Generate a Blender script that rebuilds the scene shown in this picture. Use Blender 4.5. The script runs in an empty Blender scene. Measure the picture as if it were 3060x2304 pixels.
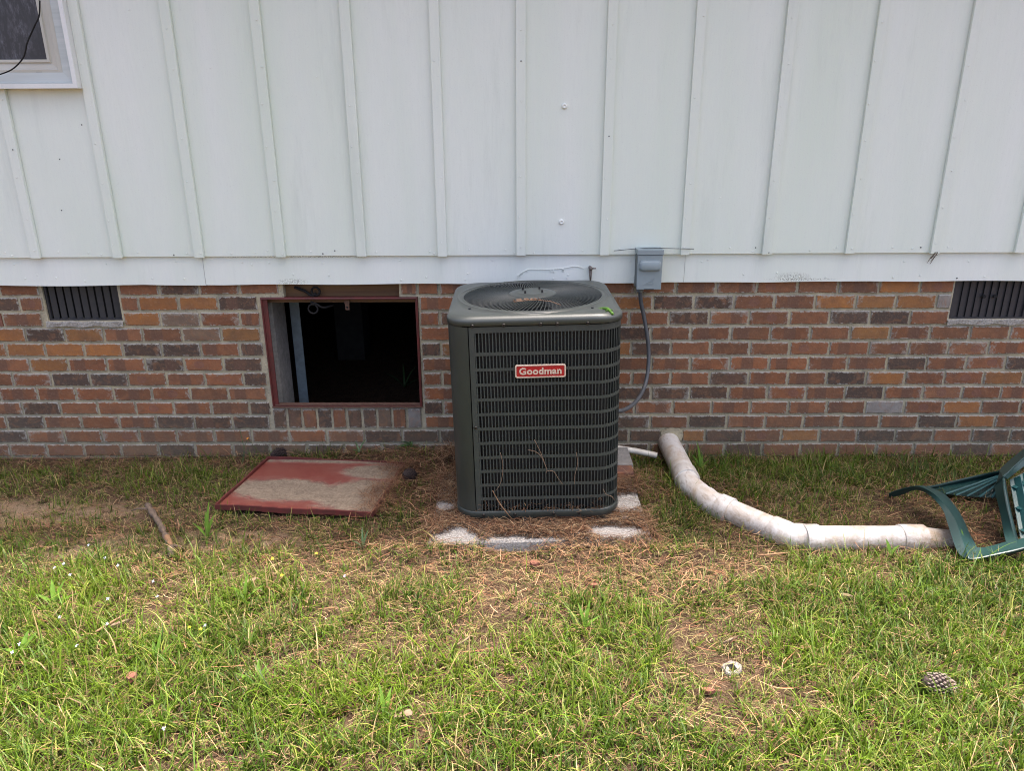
import bpy, bmesh, math, random
import numpy as np
from mathutils import Vector, Matrix, Euler

random.seed(7); RNG = np.random.default_rng(7)
SC = bpy.context.scene
COL = SC.collection
R_ = math.radians

# ------------------------------------------------------------------ camera
cam_d = bpy.data.cameras.new("camera"); cam = bpy.data.objects.new("camera", cam_d); COL.objects.link(cam)
_m = Matrix([[0.999952, 0.001769, 0.009641], [0.008534, 0.326627, -0.945115], [-0.00482, 0.945152, 0.326596]]).to_4x4(); _m.translation = Vector([0.0016, -3.7036, 1.6907])
cam.matrix_world = _m
cam_d.sensor_width = 36.0; cam_d.lens = 26.1911; cam_d.clip_start = 0.05; cam_d.clip_end = 600
SC.camera = cam

# ------------------------------------------------------------------ world, sun, exposure
SUN_EL, SUN_AZ = R_(74), R_(48)          # high sun behind the house, to the right
world = bpy.data.worlds.new("World"); SC.world = world; world.use_nodes = True
wn = world.node_tree; wn.nodes.clear()
sky = wn.nodes.new("ShaderNodeTexSky"); sky.sky_type = 'NISHITA'; sky.sun_disc = False
sky.sun_elevation = SUN_EL; sky.sun_rotation = SUN_AZ
sky.air_density = 0.55; sky.dust_density = 7.0; sky.ozone_density = 0.55
bg = wn.nodes.new("ShaderNodeBackground"); bg.inputs[1].default_value = 0.15
wo = wn.nodes.new("ShaderNodeOutputWorld")
wn.links.new(sky.outputs[0], bg.inputs[0]); wn.links.new(bg.outputs[0], wo.inputs[0])
sd = bpy.data.lights.new("sun", 'SUN'); sd.energy = 2.0; sd.angle = R_(2.0); sd.color = (1.0, 0.95, 0.87)
sun = bpy.data.objects.new("sun", sd); COL.objects.link(sun)
_s = Vector((math.sin(SUN_AZ) * math.cos(SUN_EL), math.cos(SUN_AZ) * math.cos(SUN_EL), math.sin(SUN_EL)))
sun.rotation_euler = _s.to_track_quat('Z', 'Y').to_euler(); sun.location = (3, 6, 12)
SC.view_settings.view_transform = 'Standard'; SC.view_settings.look = 'None'
SC.view_settings.gamma = 1.0; SC.view_settings.use_curve_mapping = False
SC.view_settings.exposure = 2.12
SC.cycles.filter_width = 1.05; SC.cycles.denoising_prefilter = 'NONE'; SC.cycles.denoising_input_passes = 'RGB_ALBEDO_NORMAL'; SC.cycles.use_adaptive_sampling = False; SC.cycles.max_bounces = 8; SC.cycles.diffuse_bounces = 3; SC.cycles.transparent_max_bounces = 8

# ------------------------------------------------------------------ materials
def new_mat(name):
    m = bpy.data.materials.new(name); m.use_nodes = True
    nt = m.node_tree; b = nt.nodes["Principled BSDF"]
    return m, nt, b

def N(nt, t, **kw):
    n = nt.nodes.new(t)
    for k, v in kw.items():
        if k.startswith('i_'):
            key = k[2:]
            n.inputs[int(key) if key.isdigit() else key.replace('_', ' ')].default_value = v
        else: setattr(n, k, v)
    return n

def ramp(nt, fac, stops):
    r = nt.nodes.new("ShaderNodeValToRGB"); e = r.color_ramp.elements
    while len(e) > 1: e.remove(e[-1])
    for i, (p, c) in enumerate(stops):
        el = e[0] if i == 0 else e.new(p)
        el.position = p; el.color = (c[0], c[1], c[2], 1) if not isinstance(c, float) else (c, c, c, 1)
    nt.links.new(fac, r.inputs[0]); return r

def mixc(nt, fac, a, b, blend='MIX'):
    m = nt.nodes.new("ShaderNodeMix"); m.data_type = 'RGBA'; m.blend_type = blend
    for s, v in ((m.inputs[0], fac), (m.inputs[6], a), (m.inputs[7], b)):
        if hasattr(v, 'links') or hasattr(v, 'is_output'): nt.links.new(v, s)
        elif isinstance(v, (int, float)): s.default_value = v
        else: s.default_value = (v[0], v[1], v[2], 1)
    return m.outputs[2]

def math_(nt, op, a, b=None, c=None, clamp=False):
    m = nt.nodes.new("ShaderNodeMath"); m.operation = op; m.use_clamp = clamp
    for i, v in enumerate((a, b, c)):
        if v is None: continue
        if isinstance(v, (int, float)): m.inputs[i].default_value = v
        else: nt.links.new(v, m.inputs[i])
    return m.outputs[0]

def coords(nt, kind='Object', scale=(1, 1, 1)):
    tc = nt.nodes.new("ShaderNodeTexCoord"); mp = nt.nodes.new("ShaderNodeMapping")
    mp.inputs['Scale'].default_value = scale
    nt.links.new(tc.outputs[kind], mp.inputs[0]); return mp.outputs[0]

def noise(nt, vec, scale, detail=5, rough=0.6, dist=0.0):
    n = N(nt, "ShaderNodeTexNoise", i_Scale=scale, i_Detail=detail, i_Roughness=rough, i_Distortion=dist)
    nt.links.new(vec, n.inputs['Vector']); return n.outputs['Fac']

def bump(nt, bsdf, h, strength=0.3, dist=0.005):
    b = N(nt, "ShaderNodeBump", i_Strength=strength, i_Distance=dist)
    nt.links.new(h, b.inputs['Height']); nt.links.new(b.outputs[0], bsdf.inputs['Normal'])

def simple(name, c1, c2=None, scale=8, rough=0.6, metal=0.0, bmp=0.0, bscale=60, stretch=(1, 1, 1), kind='Object', spec=0.5, bdist=0.002):
    m, nt, b = new_mat(name)
    b.inputs['Roughness'].default_value = rough; b.inputs['Metallic'].default_value = metal
    b.inputs['Specular IOR Level'].default_value = spec
    v = coords(nt, kind, stretch)
    if c2 is None: c2 = tuple(x * 0.8 for x in c1)
    f = noise(nt, v, scale)
    r = ramp(nt, f, [(0.32, c1), (0.68, c2)])
    nt.links.new(r.outputs[0], b.inputs['Base Color'])
    if bmp: bump(nt, b, noise(nt, v, bscale, 4), bmp, bdist)
    return m

# siding paint: aged off-white with faint vertical grain, green-grey bloom and specks
def mat_siding(name, base, streak=True, moss=False):
    m, nt, b = new_mat(name)
    v = coords(nt, 'Object', (1, 1, 1)); vs = coords(nt, 'Object', (1, 1, 0.12))
    big = noise(nt, vs, 2.3, 4, .6, .4); fine = noise(nt, vs, 90, 3); speck = noise(nt, v, 160, 2)
    c = mixc(nt, ramp(nt, big, [(0.35, 0.0), (0.7, 1.0)]).outputs[0], base, (base[0] * .90, base[1] * .945, base[2] * .885))
    c = mixc(nt, math_(nt, 'MULTIPLY', ramp(nt, fine, [(0.4, 0.0), (0.75, 1.0)]).outputs[0], 0.35), c, (base[0] * .9, base[1] * .9, base[2] * .9))
    c = mixc(nt, math_(nt, 'MULTIPLY', ramp(nt, speck, [(0.30, 1.0), (0.36, 0.0)]).outputs[0], 0.25), c, (base[0] * .75, base[1] * .75, base[2] * .75))
    grime = noise(nt, vs, 7.0, 6, .7)
    c = mixc(nt, math_(nt, 'MULTIPLY', ramp(nt, grime, [(0.56, 0.0), (0.76, 1.0)]).outputs[0], 0.38), c, (base[0] * .66, base[1] * .70, base[2] * .66))
    if moss:
        sp = nt.nodes.new("ShaderNodeSeparateXYZ"); nt.links.new(v, sp.inputs[0])
        for (mx, mz, wx, wz) in ((-1.133, .968, .085, .022), (1.36, .985, .10, .028), (1.40, .975, .2, .008), (-1.05, 1.095, .5, .006)):
            dx = math_(nt, 'DIVIDE', math_(nt, 'SUBTRACT', sp.outputs[0], mx), wx)
            dz = math_(nt, 'DIVIDE', math_(nt, 'SUBTRACT', sp.outputs[2], mz), wz)
            r2 = math_(nt, 'ADD', math_(nt, 'MULTIPLY', dx, dx), math_(nt, 'MULTIPLY', dz, dz))
            k = math_(nt, 'SUBTRACT', 1.0, r2, clamp=True)
            k = math_(nt, 'MULTIPLY', k, ramp(nt, noise(nt, v, 210, 3), [(0.50, 0.0), (0.56, 1.0)]).outputs[0])
            c = mixc(nt, math_(nt, 'MULTIPLY', k, .7), c, (0.17, 0.165, 0.13))
    nt.links.new(c, b.inputs['Base Color']); b.inputs['Roughness'].default_value = 0.55
    h = math_(nt, 'ADD', math_(nt, 'MULTIPLY', fine, .6), math_(nt, 'MULTIPLY', speck, .5))
    bump(nt, b, h, 0.35, 0.0015)
    return m

def soil_splash(nt, c):
    """soil and algae splashed up the foot of the wall, fading out by knee height"""
    g = nt.nodes.new("ShaderNodeNewGeometry"); s = nt.nodes.new("ShaderNodeSeparateXYZ"); nt.links.new(g.outputs['Position'], s.inputs[0])
    n = noise(nt, g.outputs['Position'], 6, 6, .7); n2 = noise(nt, g.outputs['Position'], 60, 4, .7)
    k = math_(nt, 'MULTIPLY', math_(nt, 'SUBTRACT', math_(nt, 'MULTIPLY', n, .62), s.outputs[2]), 3.2, clamp=True)
    k = math_(nt, 'MULTIPLY', k, ramp(nt, n2, [(.35, .35), (.65, 1.0)]).outputs[0])
    return mixc(nt, math_(nt, 'MULTIPLY', k, .42), c, (0.19, 0.155, 0.095))

# brick: object colour carries each brick's own clay colour, its alpha the kind of flashing
def mat_brick():
    m, nt, b = new_mat("brick_clay")
    oi = nt.nodes.new("ShaderNodeObjectInfo")
    g = coords(nt, 'Generated', (1, 1, 1)); sp = nt.nodes.new("ShaderNodeSeparateXYZ"); nt.links.new(g, sp.inputs[0])
    tc = nt.nodes.new("ShaderNodeTexCoord")
    off = nt.nodes.new("ShaderNodeVectorMath"); off.operation = 'ADD'
    sc_ = nt.nodes.new("ShaderNodeVectorMath"); sc_.operation = 'SCALE'; sc_.inputs[3].default_value = 37.0
    cx_ = nt.nodes.new("ShaderNodeCombineXYZ")
    nt.links.new(oi.outputs['Random'], cx_.inputs[0]); nt.links.new(oi.outputs['Random'], cx_.inputs[2])
    nt.links.new(cx_.outputs[0], sc_.inputs[0]); nt.links.new(sc_.outputs[0], off.inputs[0]); nt.links.new(tc.outputs['Object'], off.inputs[1])
    v = off.outputs[0]
    base = oi.outputs['Color']
    n1 = noise(nt, v, 14, 5, .65); n2 = noise(nt, v, 70, 5, .7); n3 = noise(nt, v, 34, 6, .75, 1.0)
    c = mixc(nt, ramp(nt, n1, [(0.3, 0.0), (0.7, 1.0)]).outputs[0], base, mixc(nt, 0.55, base, (0.065, 0.045, 0.038)))
    c = mixc(nt, math_(nt, 'MULTIPLY', ramp(nt, noise(nt, v, 22, 4, .6, .8), [(.5, 0.0), (.68, 1.0)]).outputs[0], .45), c, (0.30, 0.135, 0.060))
    # vertical flashed band and oval kiss mark
    a = oi.outputs['Alpha']
    band = ramp(nt, math_(nt, 'ABSOLUTE', math_(nt, 'SUBTRACT', math_(nt, 'ADD', sp.outputs[0], math_(nt, 'MULTIPLY', n2, .05)), math_(nt, 'ADD', math_(nt, 'MULTIPLY', oi.outputs['Random'], .5), .25))), [(0.14, 1.0), (0.17, 0.0)]).outputs[0]
    usem = math_(nt, 'GREATER_THAN', a, 0.66)
    c = mixc(nt, math_(nt, 'MULTIPLY', math_(nt, 'MULTIPLY', band, usem), .7), c, (0.130, 0.068, 0.044))
    ex = math_(nt, 'DIVIDE', math_(nt, 'SUBTRACT', sp.outputs[0], math_(nt, 'ADD', math_(nt, 'MULTIPLY', oi.outputs['Random'], .4), .3)), .14)
    ez = math_(nt, 'DIVIDE', math_(nt, 'SUBTRACT', sp.outputs[2], 0.5), .30)
    er = math_(nt, 'SQRT', math_(nt, 'ADD', math_(nt, 'MULTIPLY', ex, ex), math_(nt, 'MULTIPLY', ez, ez)))
    er = math_(nt, 'ADD', er, math_(nt, 'MULTIPLY', math_(nt, 'SUBTRACT', n3, .5), .5))
    ring = ramp(nt, er, [(0.0, 0.55), (0.75, 0.55), (0.88, 1.0), (1.0, 0.0)]).outputs[0]
    usek = math_(nt, 'MULTIPLY', math_(nt, 'GREATER_THAN', a, 0.33), math_(nt, 'LESS_THAN', a, 0.66))
    c = mixc(nt, math_(nt, 'MULTIPLY', math_(nt, 'MULTIPLY', ring, usek), .6), c, (0.17, 0.085, 0.075))
    # fine pits and light sandy skin
    c = mixc(nt, math_(nt, 'MULTIPLY', ramp(nt, n2, [(0.54, 0.0), (0.70, 1.0)]).outputs[0], .45), c, (0.33, 0.21, 0.13))
    c = mixc(nt, math_(nt, 'MULTIPLY', ramp(nt, n2, [(0.26, 1.0), (0.36, 0.0)]).outputs[0], .5), c, (0.05, 0.03, 0.03))
    # mortar smears: strongest near the edges, mostly the top one
    ez2 = math_(nt, 'ABSOLUTE', math_(nt, 'SUBTRACT', sp.outputs[2], 0.40)); ex2 = math_(nt, 'ABSOLUTE', math_(nt, 'SUBTRACT', sp.outputs[0], 0.5))
    edge = math_(nt, 'MAXIMUM', math_(nt, 'MULTIPLY', ez2, 1.6), math_(nt, 'MULTIPLY', ex2, 1.75))
    sm = math_(nt, 'ADD', math_(nt, 'MULTIPLY', n3, 1.15), math_(nt, 'MULTIPLY', edge, .52))
    sm = math_(nt, 'ADD', sm, math_(nt, 'MULTIPLY', math_(nt, 'SUBTRACT', oi.outputs['Random'], .45), .20))
    smear = ramp(nt, sm, [(1.03, 0.0), (1.13, 1.0)]); smear.color_ramp.elements[0].position = 0.99; smear.color_ramp.elements[1].position = 1.0
    sm2 = math_(nt, 'MULTIPLY', math_(nt, 'SUBTRACT', sm, 1.03), 9.0, clamp=True)
    c = mixc(nt, math_(nt, 'MULTIPLY', sm2, .55), c, (0.34, 0.32, 0.27))
    ddx = math_(nt, 'MULTIPLY', math_(nt, 'SUBTRACT', 0.5, ex2), .187); ddz = math_(nt, 'MULTIPLY', math_(nt, 'SUBTRACT', 0.5, math_(nt, 'ABSOLUTE', math_(nt, 'SUBTRACT', sp.outputs[2], 0.5))), .064)
    dmin = math_(nt, 'MINIMUM', ddx, ddz); n4 = noise(nt, v, 48, 6, .8, .5)
    rag = math_(nt, 'MULTIPLY', math_(nt, 'SUBTRACT', math_(nt, 'MULTIPLY', math_(nt, 'SUBTRACT', n4, .40), .040), dmin), 700.0, clamp=True)
    c = mixc(nt, math_(nt, 'MULTIPLY', rag, .85), c, (0.38, 0.365, 0.315))
    c = soil_splash(nt, c)
    nt.links.new(c, b.inputs['Base Color']); b.inputs['Roughness'].default_value = 0.85
    h = math_(nt, 'ADD', math_(nt, 'MULTIPLY', n2, .6), n3)
    bump(nt, b, h, 0.7, 0.004)
    return m

def mat_mortar():
    m, nt, b = new_mat("mortar")
    v = coords(nt)
    n = noise(nt, v, 9, 5); n2 = noise(nt, v, 80, 5, .7)
    sp = nt.nodes.new("ShaderNodeSeparateXYZ"); nt.links.new(v, sp.inputs[0])
    warm = mixc(nt, ramp(nt, noise(nt, v, 1.2, 3), [(.4, 0.0), (.6, 1.0)]).outputs[0], (0.50, 0.455, 0.325), (0.53, 0.455, 0.29))
    c = mixc(nt, ramp(nt, n, [(.35, 0.0), (.7, 1.0)]).outputs[0], warm, (0.29, 0.26, 0.185))
    c = mixc(nt, math_(nt, 'MULTIPLY', ramp(nt, n2, [(.3, 1.0), (.45, 0.0)]).outputs[0], .5), c, (0.11, 0.11, 0.10))
    c = soil_splash(nt, c)
    nt.links.new(c, b.inputs['Base Color']); b.inputs['Roughness'].default_value = 0.95
    bump(nt, b, math_(nt, 'ADD', n2, noise(nt, v, 25, 4)), 0.8, 0.006)
    return m

def mat_strand(name, transl=0.0, rough=0.6, spec=.3):
    m, nt, b = new_mat(name)
    at = nt.nodes.new("ShaderNodeAttribute"); at.attribute_name = "Col"
    nt.links.new(at.outputs['Color'], b.inputs['Base Color']); b.inputs['Roughness'].default_value = rough
    b.inputs['Specular IOR Level'].default_value = spec
    if transl:
        t = nt.nodes.new("ShaderNodeBsdfTranslucent"); nt.links.new(at.outputs['Color'], t.inputs[0])
        mx = nt.nodes.new("ShaderNodeMixShader"); mx.inputs[0].default_value = transl
        out = nt.nodes["Material Output"]
        nt.links.new(b.outputs[0], mx.inputs[1]); nt.links.new(t.outputs[0], mx.inputs[2]); nt.links.new(mx.outputs[0], out.inputs[0])
    return m

def mat_ground():
    m, nt, b = new_mat("soil_and_thatch")
    v = coords(nt)
    n1 = noise(nt, v, 2.2, 6, .65); n2 = noise(nt, v, 18, 6, .7); n3 = noise(nt, v, 120, 4, .7)
    c = mixc(nt, ramp(nt, n2, [(.35, 0.0), (.65, 1.0)]).outputs[0], (0.038, 0.023, 0.014), (0.100, 0.060, 0.036))
    c = mixc(nt, ramp(nt, n3, [(.4, 0.0), (.7, .7)]).outputs[0], c, (0.20, 0.14, 0.09))
    # sand patches that lie bare
    sp = nt.nodes.new("ShaderNodeSeparateXYZ"); nt.links.new(v, sp.inputs[0])
    for (mx, my, wx, wy) in SAND:
        dx = math_(nt, 'DIVIDE', math_(nt, 'SUBTRACT', sp.outputs[0], mx), wx)
        dy = math_(nt, 'DIVIDE', math_(nt, 'SUBTRACT', sp.outputs[1], my), wy)
        k = math_(nt, 'SUBTRACT', 1.25, math_(nt, 'ADD', math_(nt, 'MULTIPLY', dx, dx), math_(nt, 'MULTIPLY', dy, dy)), clamp=True)
        k = math_(nt, 'MULTIPLY', k, ramp(nt, n2, [(.36, 0.0), (.5, 1.0)]).outputs[0])
        c = mixc(nt, k, c, (0.30, 0.215, 0.14))
    nt.links.new(c, b.inputs['Base Color']); b.inputs['Roughness'].default_value = 1.0
    b.inputs['Specular IOR Level'].default_value = 0.1
    bump(nt, b, math_(nt, 'ADD', n2, n3), 0.9, 0.02)
    return m

def mat_pvc():
    m, nt, b = new_mat("weathered_pvc")
    v = coords(nt)
    geo = nt.nodes.new("ShaderNodeNewGeometry"); sp = nt.nodes.new("ShaderNodeSeparateXYZ"); nt.links.new(geo.outputs['Position'], sp.inputs[0])
    n = noise(nt, v, 9, 6, .7, .6); n2 = noise(nt, v, 70, 5, .75); n3 = noise(nt, coords(nt, 'Object', (1, .35, 1)), 30, 6, .75, 1.5)
    c = mixc(nt, ramp(nt, n, [(.42, 0.0), (.66, 1.0)]).outputs[0], (0.66, 0.635, 0.59), (0.50, 0.405, 0.30))
    c = mixc(nt, math_(nt, 'MULTIPLY', ramp(nt, n3, [(.56, 0.0), (.68, 1.0)]).outputs[0], .55), c, (0.28, 0.21, 0.15))
    # splashed soil towards the bottom of the pipe
    low = math_(nt, 'MULTIPLY', math_(nt, 'SUBTRACT', math_(nt, 'ADD', 0.085, math_(nt, 'MULTIPLY', n, .06)), sp.outputs[2]), 30.0, clamp=True)
    c = mixc(nt, math_(nt, 'MULTIPLY', math_(nt, 'MULTIPLY', low, ramp(nt, n2, [(.35, .3), (.6, 1.0)]).outputs[0]), .7), c, (0.25, 0.18, 0.12))
    c = mixc(nt, math_(nt, 'MULTIPLY', ramp(nt, n2, [(.24, 1.0), (.34, 0.0)]).outputs[0], .7), c, (0.10, 0.08, 0.06))
    nt.links.new(c, b.inputs['Base Color']); b.inputs['Roughness'].default_value = 0.42
    bump(nt, b, n2, .2, .001)
    return m

def mat_red_door():
    m, nt, b = new_mat("red_paint_under_sand")
    g = coords(nt, 'Generated'); sp = nt.nodes.new("ShaderNodeSeparateXYZ"); nt.links.new(g, sp.inputs[0])
    v = coords(nt); n = noise(nt, v, 7, 7, .7, .8); n2 = noise(nt, v, 90, 5, .7); n3 = noise(nt, coords(nt, 'Object', (.45, 1, 1)), 26, 6, .8, .6)
    X, Y = sp.outputs[0], sp.outputs[1]
    def blob(x, y, wx, wy):
        dx = math_(nt, 'DIVIDE', math_(nt, 'SUBTRACT', X, x), wx); dy = math_(nt, 'DIVIDE', math_(nt, 'SUBTRACT', Y, y), wy)
        return math_(nt, 'SUBTRACT', 1.0, math_(nt, 'ADD', math_(nt, 'MULTIPLY', dx, dx), math_(nt, 'MULTIPLY', dy, dy)))
    k = math_(nt, 'MAXIMUM', blob(.34, .36, .46, .24), blob(.86, .30, .36, .36))
    k = math_(nt, 'MAXIMUM', k, blob(.90, .78, .32, .17))
    k = math_(nt, 'MAXIMUM', k, math_(nt, 'MULTIPLY', blob(.45, .97, .6, .05), .6))
    k = math_(nt, 'ADD', k, math_(nt, 'MULTIPLY', math_(nt, 'SUBTRACT', n, .5), 1.5))
    k = math_(nt, 'ADD', k, math_(nt, 'MULTIPLY', math_(nt, 'SUBTRACT', n3, .5), .8))
    dirt = ramp(nt, k, [(0.0, 0.0), (0.45, 1.0)]).outputs[0]
    dirt = math_(nt, 'MULTIPLY', dirt, ramp(nt, math_(nt, 'ADD', math_(nt, 'MULTIPLY', dirt, .5), n2), [(.5, .15), (.78, 1.0)]).outputs[0])
    film = ramp(nt, math_(nt, 'ADD', math_(nt, 'MULTIPLY', k, .3), n3), [(.30, .18), (.75, .70)]).outputs[0]
    paint = mixc(nt, ramp(nt, n, [(.4, 0.0), (.65, 1.0)]).outputs[0], (0.155, 0.024, 0.018), (0.19, 0.048, 0.032))
    c = mixc(nt, film, paint, (0.23, 0.125, 0.10))
    sand = mixc(nt, ramp(nt, math_(nt, 'ADD', math_(nt, 'MULTIPLY', n2, .6), math_(nt, 'MULTIPLY', n3, .4)), [(.36, 0.0), (.62, 1.0)]).outputs[0], (0.105, 0.076, 0.052), (0.26, 0.205, 0.145))
    c = mixc(nt, dirt, c, sand)
    nt.links.new(c, b.inputs['Base Color'])
    rr = math_(nt, 'ADD', math_(nt, 'MULTIPLY', dirt, .5), .38, clamp=True); nt.links.new(rr, b.inputs['Roughness'])
    bump(nt, b, math_(nt, 'ADD', math_(nt, 'MULTIPLY', dirt, 1.2), math_(nt, 'MULTIPLY', n2, math_(nt, 'ADD', dirt, .1))), .5, .004)
    return m

SAND = [(-2.35, -.70, .75, .14), (-1.35, -.95, .55, .10), (1.35, -.42, .3, .12), (-1.75, -1.0, .4, .08)]
MT = {}
MT['siding'] = mat_siding("siding_paint", (0.765, 0.805, 0.735))
MT['batten'] = mat_siding("batten_paint", (0.745, 0.785, 0.71))
MT['fascia'] = mat_siding("fascia_paint", (0.80, 0.825, 0.77), moss=True)
MT['brick'] = mat_brick(); MT['mortar'] = mat_mortar(); MT['ground'] = mat_ground()
MT['blade'] = mat_strand("grass_blade", .35, .5); MT['straw'] = mat_strand("dry_strand", .12, .8, .15)
MT['pvc'] = mat_pvc(); MT['red'] = mat_red_door()
MT['pvc_clean'] = simple("small_pvc", (0.70, 0.67, 0.58), (0.56, 0.51, 0.42), 22, .4)
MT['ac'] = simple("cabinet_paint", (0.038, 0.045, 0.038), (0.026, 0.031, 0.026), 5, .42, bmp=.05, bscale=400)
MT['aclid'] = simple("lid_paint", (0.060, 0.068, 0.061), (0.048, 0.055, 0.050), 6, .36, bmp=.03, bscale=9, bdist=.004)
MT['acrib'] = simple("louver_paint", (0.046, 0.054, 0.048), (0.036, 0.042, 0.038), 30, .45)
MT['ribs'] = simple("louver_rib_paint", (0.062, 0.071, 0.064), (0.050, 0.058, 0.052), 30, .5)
MT['fan'] = simple("fan_blade_metal", (0.10, 0.105, 0.108), (0.07, 0.075, 0.078), 8, .35, metal=.4)
MT['dark'] = simple("dark_metal", (0.012, 0.012, 0.013), (0.02, 0.02, 0.02), 40, .7)
MT['screw'] = simple("screw_zinc", (0.05, 0.045, 0.04), (0.012, 0.012, 0.012), 200, .35, metal=.6)
MT['badge'] = simple("badge_red", (0.42, 0.012, 0.016), (0.34, 0.01, 0.014), 30, .35)
MT['cream'] = simple("badge_cream", (0.66, 0.52, 0.40), (0.58, 0.45, 0.34), 60, .45)
MT['box'] = simple("box_grey_enamel", (0.26, 0.315, 0.325), (0.235, 0.285, 0.295), 12, .38)
MT['boxdark'] = simple("box_dark_grey", (0.16, 0.185, 0.18), (0.10, 0.11, 0.105), 40, .6)  # darker mottled grey for the box housing and small fittings
MT['conduit'] = simple("conduit_grey", (0.080, 0.086, 0.090), (0.058, 0.062, 0.066), 30, .45)
MT['rub'] = simple("black_rubber", (0.012, 0.011, 0.011), (0.02, 0.019, 0.018), 50, .75, spec=.2)
MT['concrete'] = simple("rough_concrete", (0.52, 0.49, 0.44), (0.24, 0.22, 0.19), 130, .95, bmp=.9, bscale=160, bdist=.006)
MT['block'] = simple("grey_block", (0.30, 0.285, 0.26), (0.20, 0.19, 0.17), 40, .95, bmp=.7, bscale=120, bdist=.004)
MT['paver'] = simple("paver_brick", (0.32, 0.12, 0.055), (0.09, 0.06, 0.055), 14, .9, bmp=.7, bscale=90, bdist=.004)
MT['frame'] = simple("frame_red_paint", (0.135, 0.024, 0.021), (0.075, 0.020, 0.017), 22, .55, bmp=.3, bscale=60)
MT['rust'] = simple("rusty_edge", (0.10, 0.042, 0.028), (0.15, 0.09, 0.06), 40, .8, bmp=.4)
MT['lumber'] = simple("old_lumber", (0.19, 0.105, 0.045), (0.10, 0.052, 0.024), 16, .8, stretch=(.08, 1, 3.5), bmp=.4, bscale=30)
MT['galv'] = simple("galvanised", (0.17, 0.22, 0.25), (0.12, 0.155, 0.18), 30, .5, metal=.3)
MT['vinyl'] = simple("beige_vinyl", (0.55, 0.54, 0.47), (0.50, 0.49, 0.42), 5, .4)
MT['wintrim'] = mat_siding("window_trim_paint", (0.78, 0.79, 0.77))
MT['trimgrain'] = simple("weathered_trim", (0.56, 0.60, 0.58), (0.47, 0.52, 0.50), 8, .7, stretch=(.3, 1, 9), bmp=.5, bscale=12)
MT['bark'] = simple("stick_bark", (0.075, 0.053, 0.040), (0.16, 0.115, 0.08), 35, .95, bmp=.9, bscale=90, bdist=.004)
MT['barewood'] = simple("bare_wood", (0.22, 0.12, 0.06), (0.26, 0.15, 0.08), 25, .9, bmp=.5)
MT['chip'] = simple("bark_chip", (0.24, 0.16, 0.10), (0.15, 0.10, 0.065), 40, .9, bmp=.7, bscale=90)
MT['shard'] = simple("brick_shard", (0.20, 0.075, 0.045), (0.14, 0.055, 0.035), 40, .9, bmp=.7, bscale=90)
MT['white'] = simple("chalky_white", (0.28, 0.25, 0.22), (0.10, 0.078, 0.065), 60, .8, bmp=.5, bscale=120)
MT['hole'] = simple("hole_rust", (0.10, 0.035, 0.025), (0.05, 0.02, 0.015), 80, .95)
MT['conescale'] = simple("cone_scale", (0.085, 0.055, 0.05), (0.05, 0.032, 0.03), 90, .85)
MT['conetip'] = simple("cone_tip", (0.25, 0.195, 0.16), (0.14, 0.105, 0.09), 60, .85)
MT['conedark'] = simple("cone_dark", (0.045, 0.028, 0.022), (0.025, 0.016, 0.014), 90, .85)
MT['chair'] = simple("green_resin", (0.006, 0.028, 0.026), (0.008, 0.037, 0.034), 7, .42, bmp=.12, bscale=260, bdist=.001)
MT['seatmat'] = simple("teal_resin", (0.020, 0.088, 0.090), (0.014, 0.066, 0.068), 6, .38)  # lighter teal for the seat underside and the backrest ribs
MT['pier'] = simple("crawl_pier", (0.06, 0.058, 0.052), (0.04, 0.038, 0.034), 20, .95)
MT['leaf'] = simple("weed_leaf", (0.040, 0.085, 0.026), (0.065, 0.12, 0.035), 30, .5)
MT['leaf2'] = simple("weed_leaf_bright", (0.085, 0.160, 0.016), (0.055, 0.110, 0.014), 30, .75, spec=.15)
MT['liz'] = simple("anole_skin", (0.10, 0.24, 0.016), (0.07, 0.17, 0.012), 90, .45)
MT['petal'] = simple("pale_petal", (0.50, 0.50, 0.66), (0.42, 0.42, 0.60), 60, .6)
MT['petaly'] = simple("yellow_petal", (0.72, 0.55, 0.03), (0.6, 0.45, 0.02), 60, .6)
MT['petalo'] = simple("orange_petal", (0.75, 0.28, 0.02), (0.65, 0.2, 0.02), 60, .6)
MT['dryleaf'] = simple("dead_leaf", (0.33, 0.20, 0.12), (0.22, 0.12, 0.07), 60, .85, bmp=.5)
MT['needle'] = simple("loose_needle", (0.34, 0.22, 0.13), (0.22, 0.14, 0.09), 60, .8)
MT['soffit'] = simple("soffit_paint", (0.6, 0.61, 0.6), None, 4, .7)
MT['shingle'] = simple("roof_shingle", (0.09, 0.085, 0.08), (0.14, 0.13, 0.12), 30, .95)
MT['vent'] = simple("vent_plastic", (0.035, 0.036, 0.04), (0.025, 0.025, 0.028), 30, .5)
MT['cavity'] = simple("vent_cavity", (0.006, 0.006, 0.006), (0.01, 0.01, 0.01), 30, .9)

def mat_pane():
    m, nt, b = new_mat("screened_glass")
    v = coords(nt, 'Object', (1, 1, .35)); n = noise(nt, v, 45, 6, .75); n2 = noise(nt, coords(nt), 6, 4)
    k = math_(nt, 'MULTIPLY', ramp(nt, n, [(.48, 0.0), (.72, 1.0)]).outputs[0], ramp(nt, n2, [(.4, .1), (.65, 1.0)]).outputs[0])
    c = mixc(nt, k, (0.040, 0.040, 0.041), (0.22, 0.22, 0.25))
    nt.links.new(c, b.inputs['Base Color']); b.inputs['Roughness'].default_value = .45
    return m
MT['pane'] = mat_pane()

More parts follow.
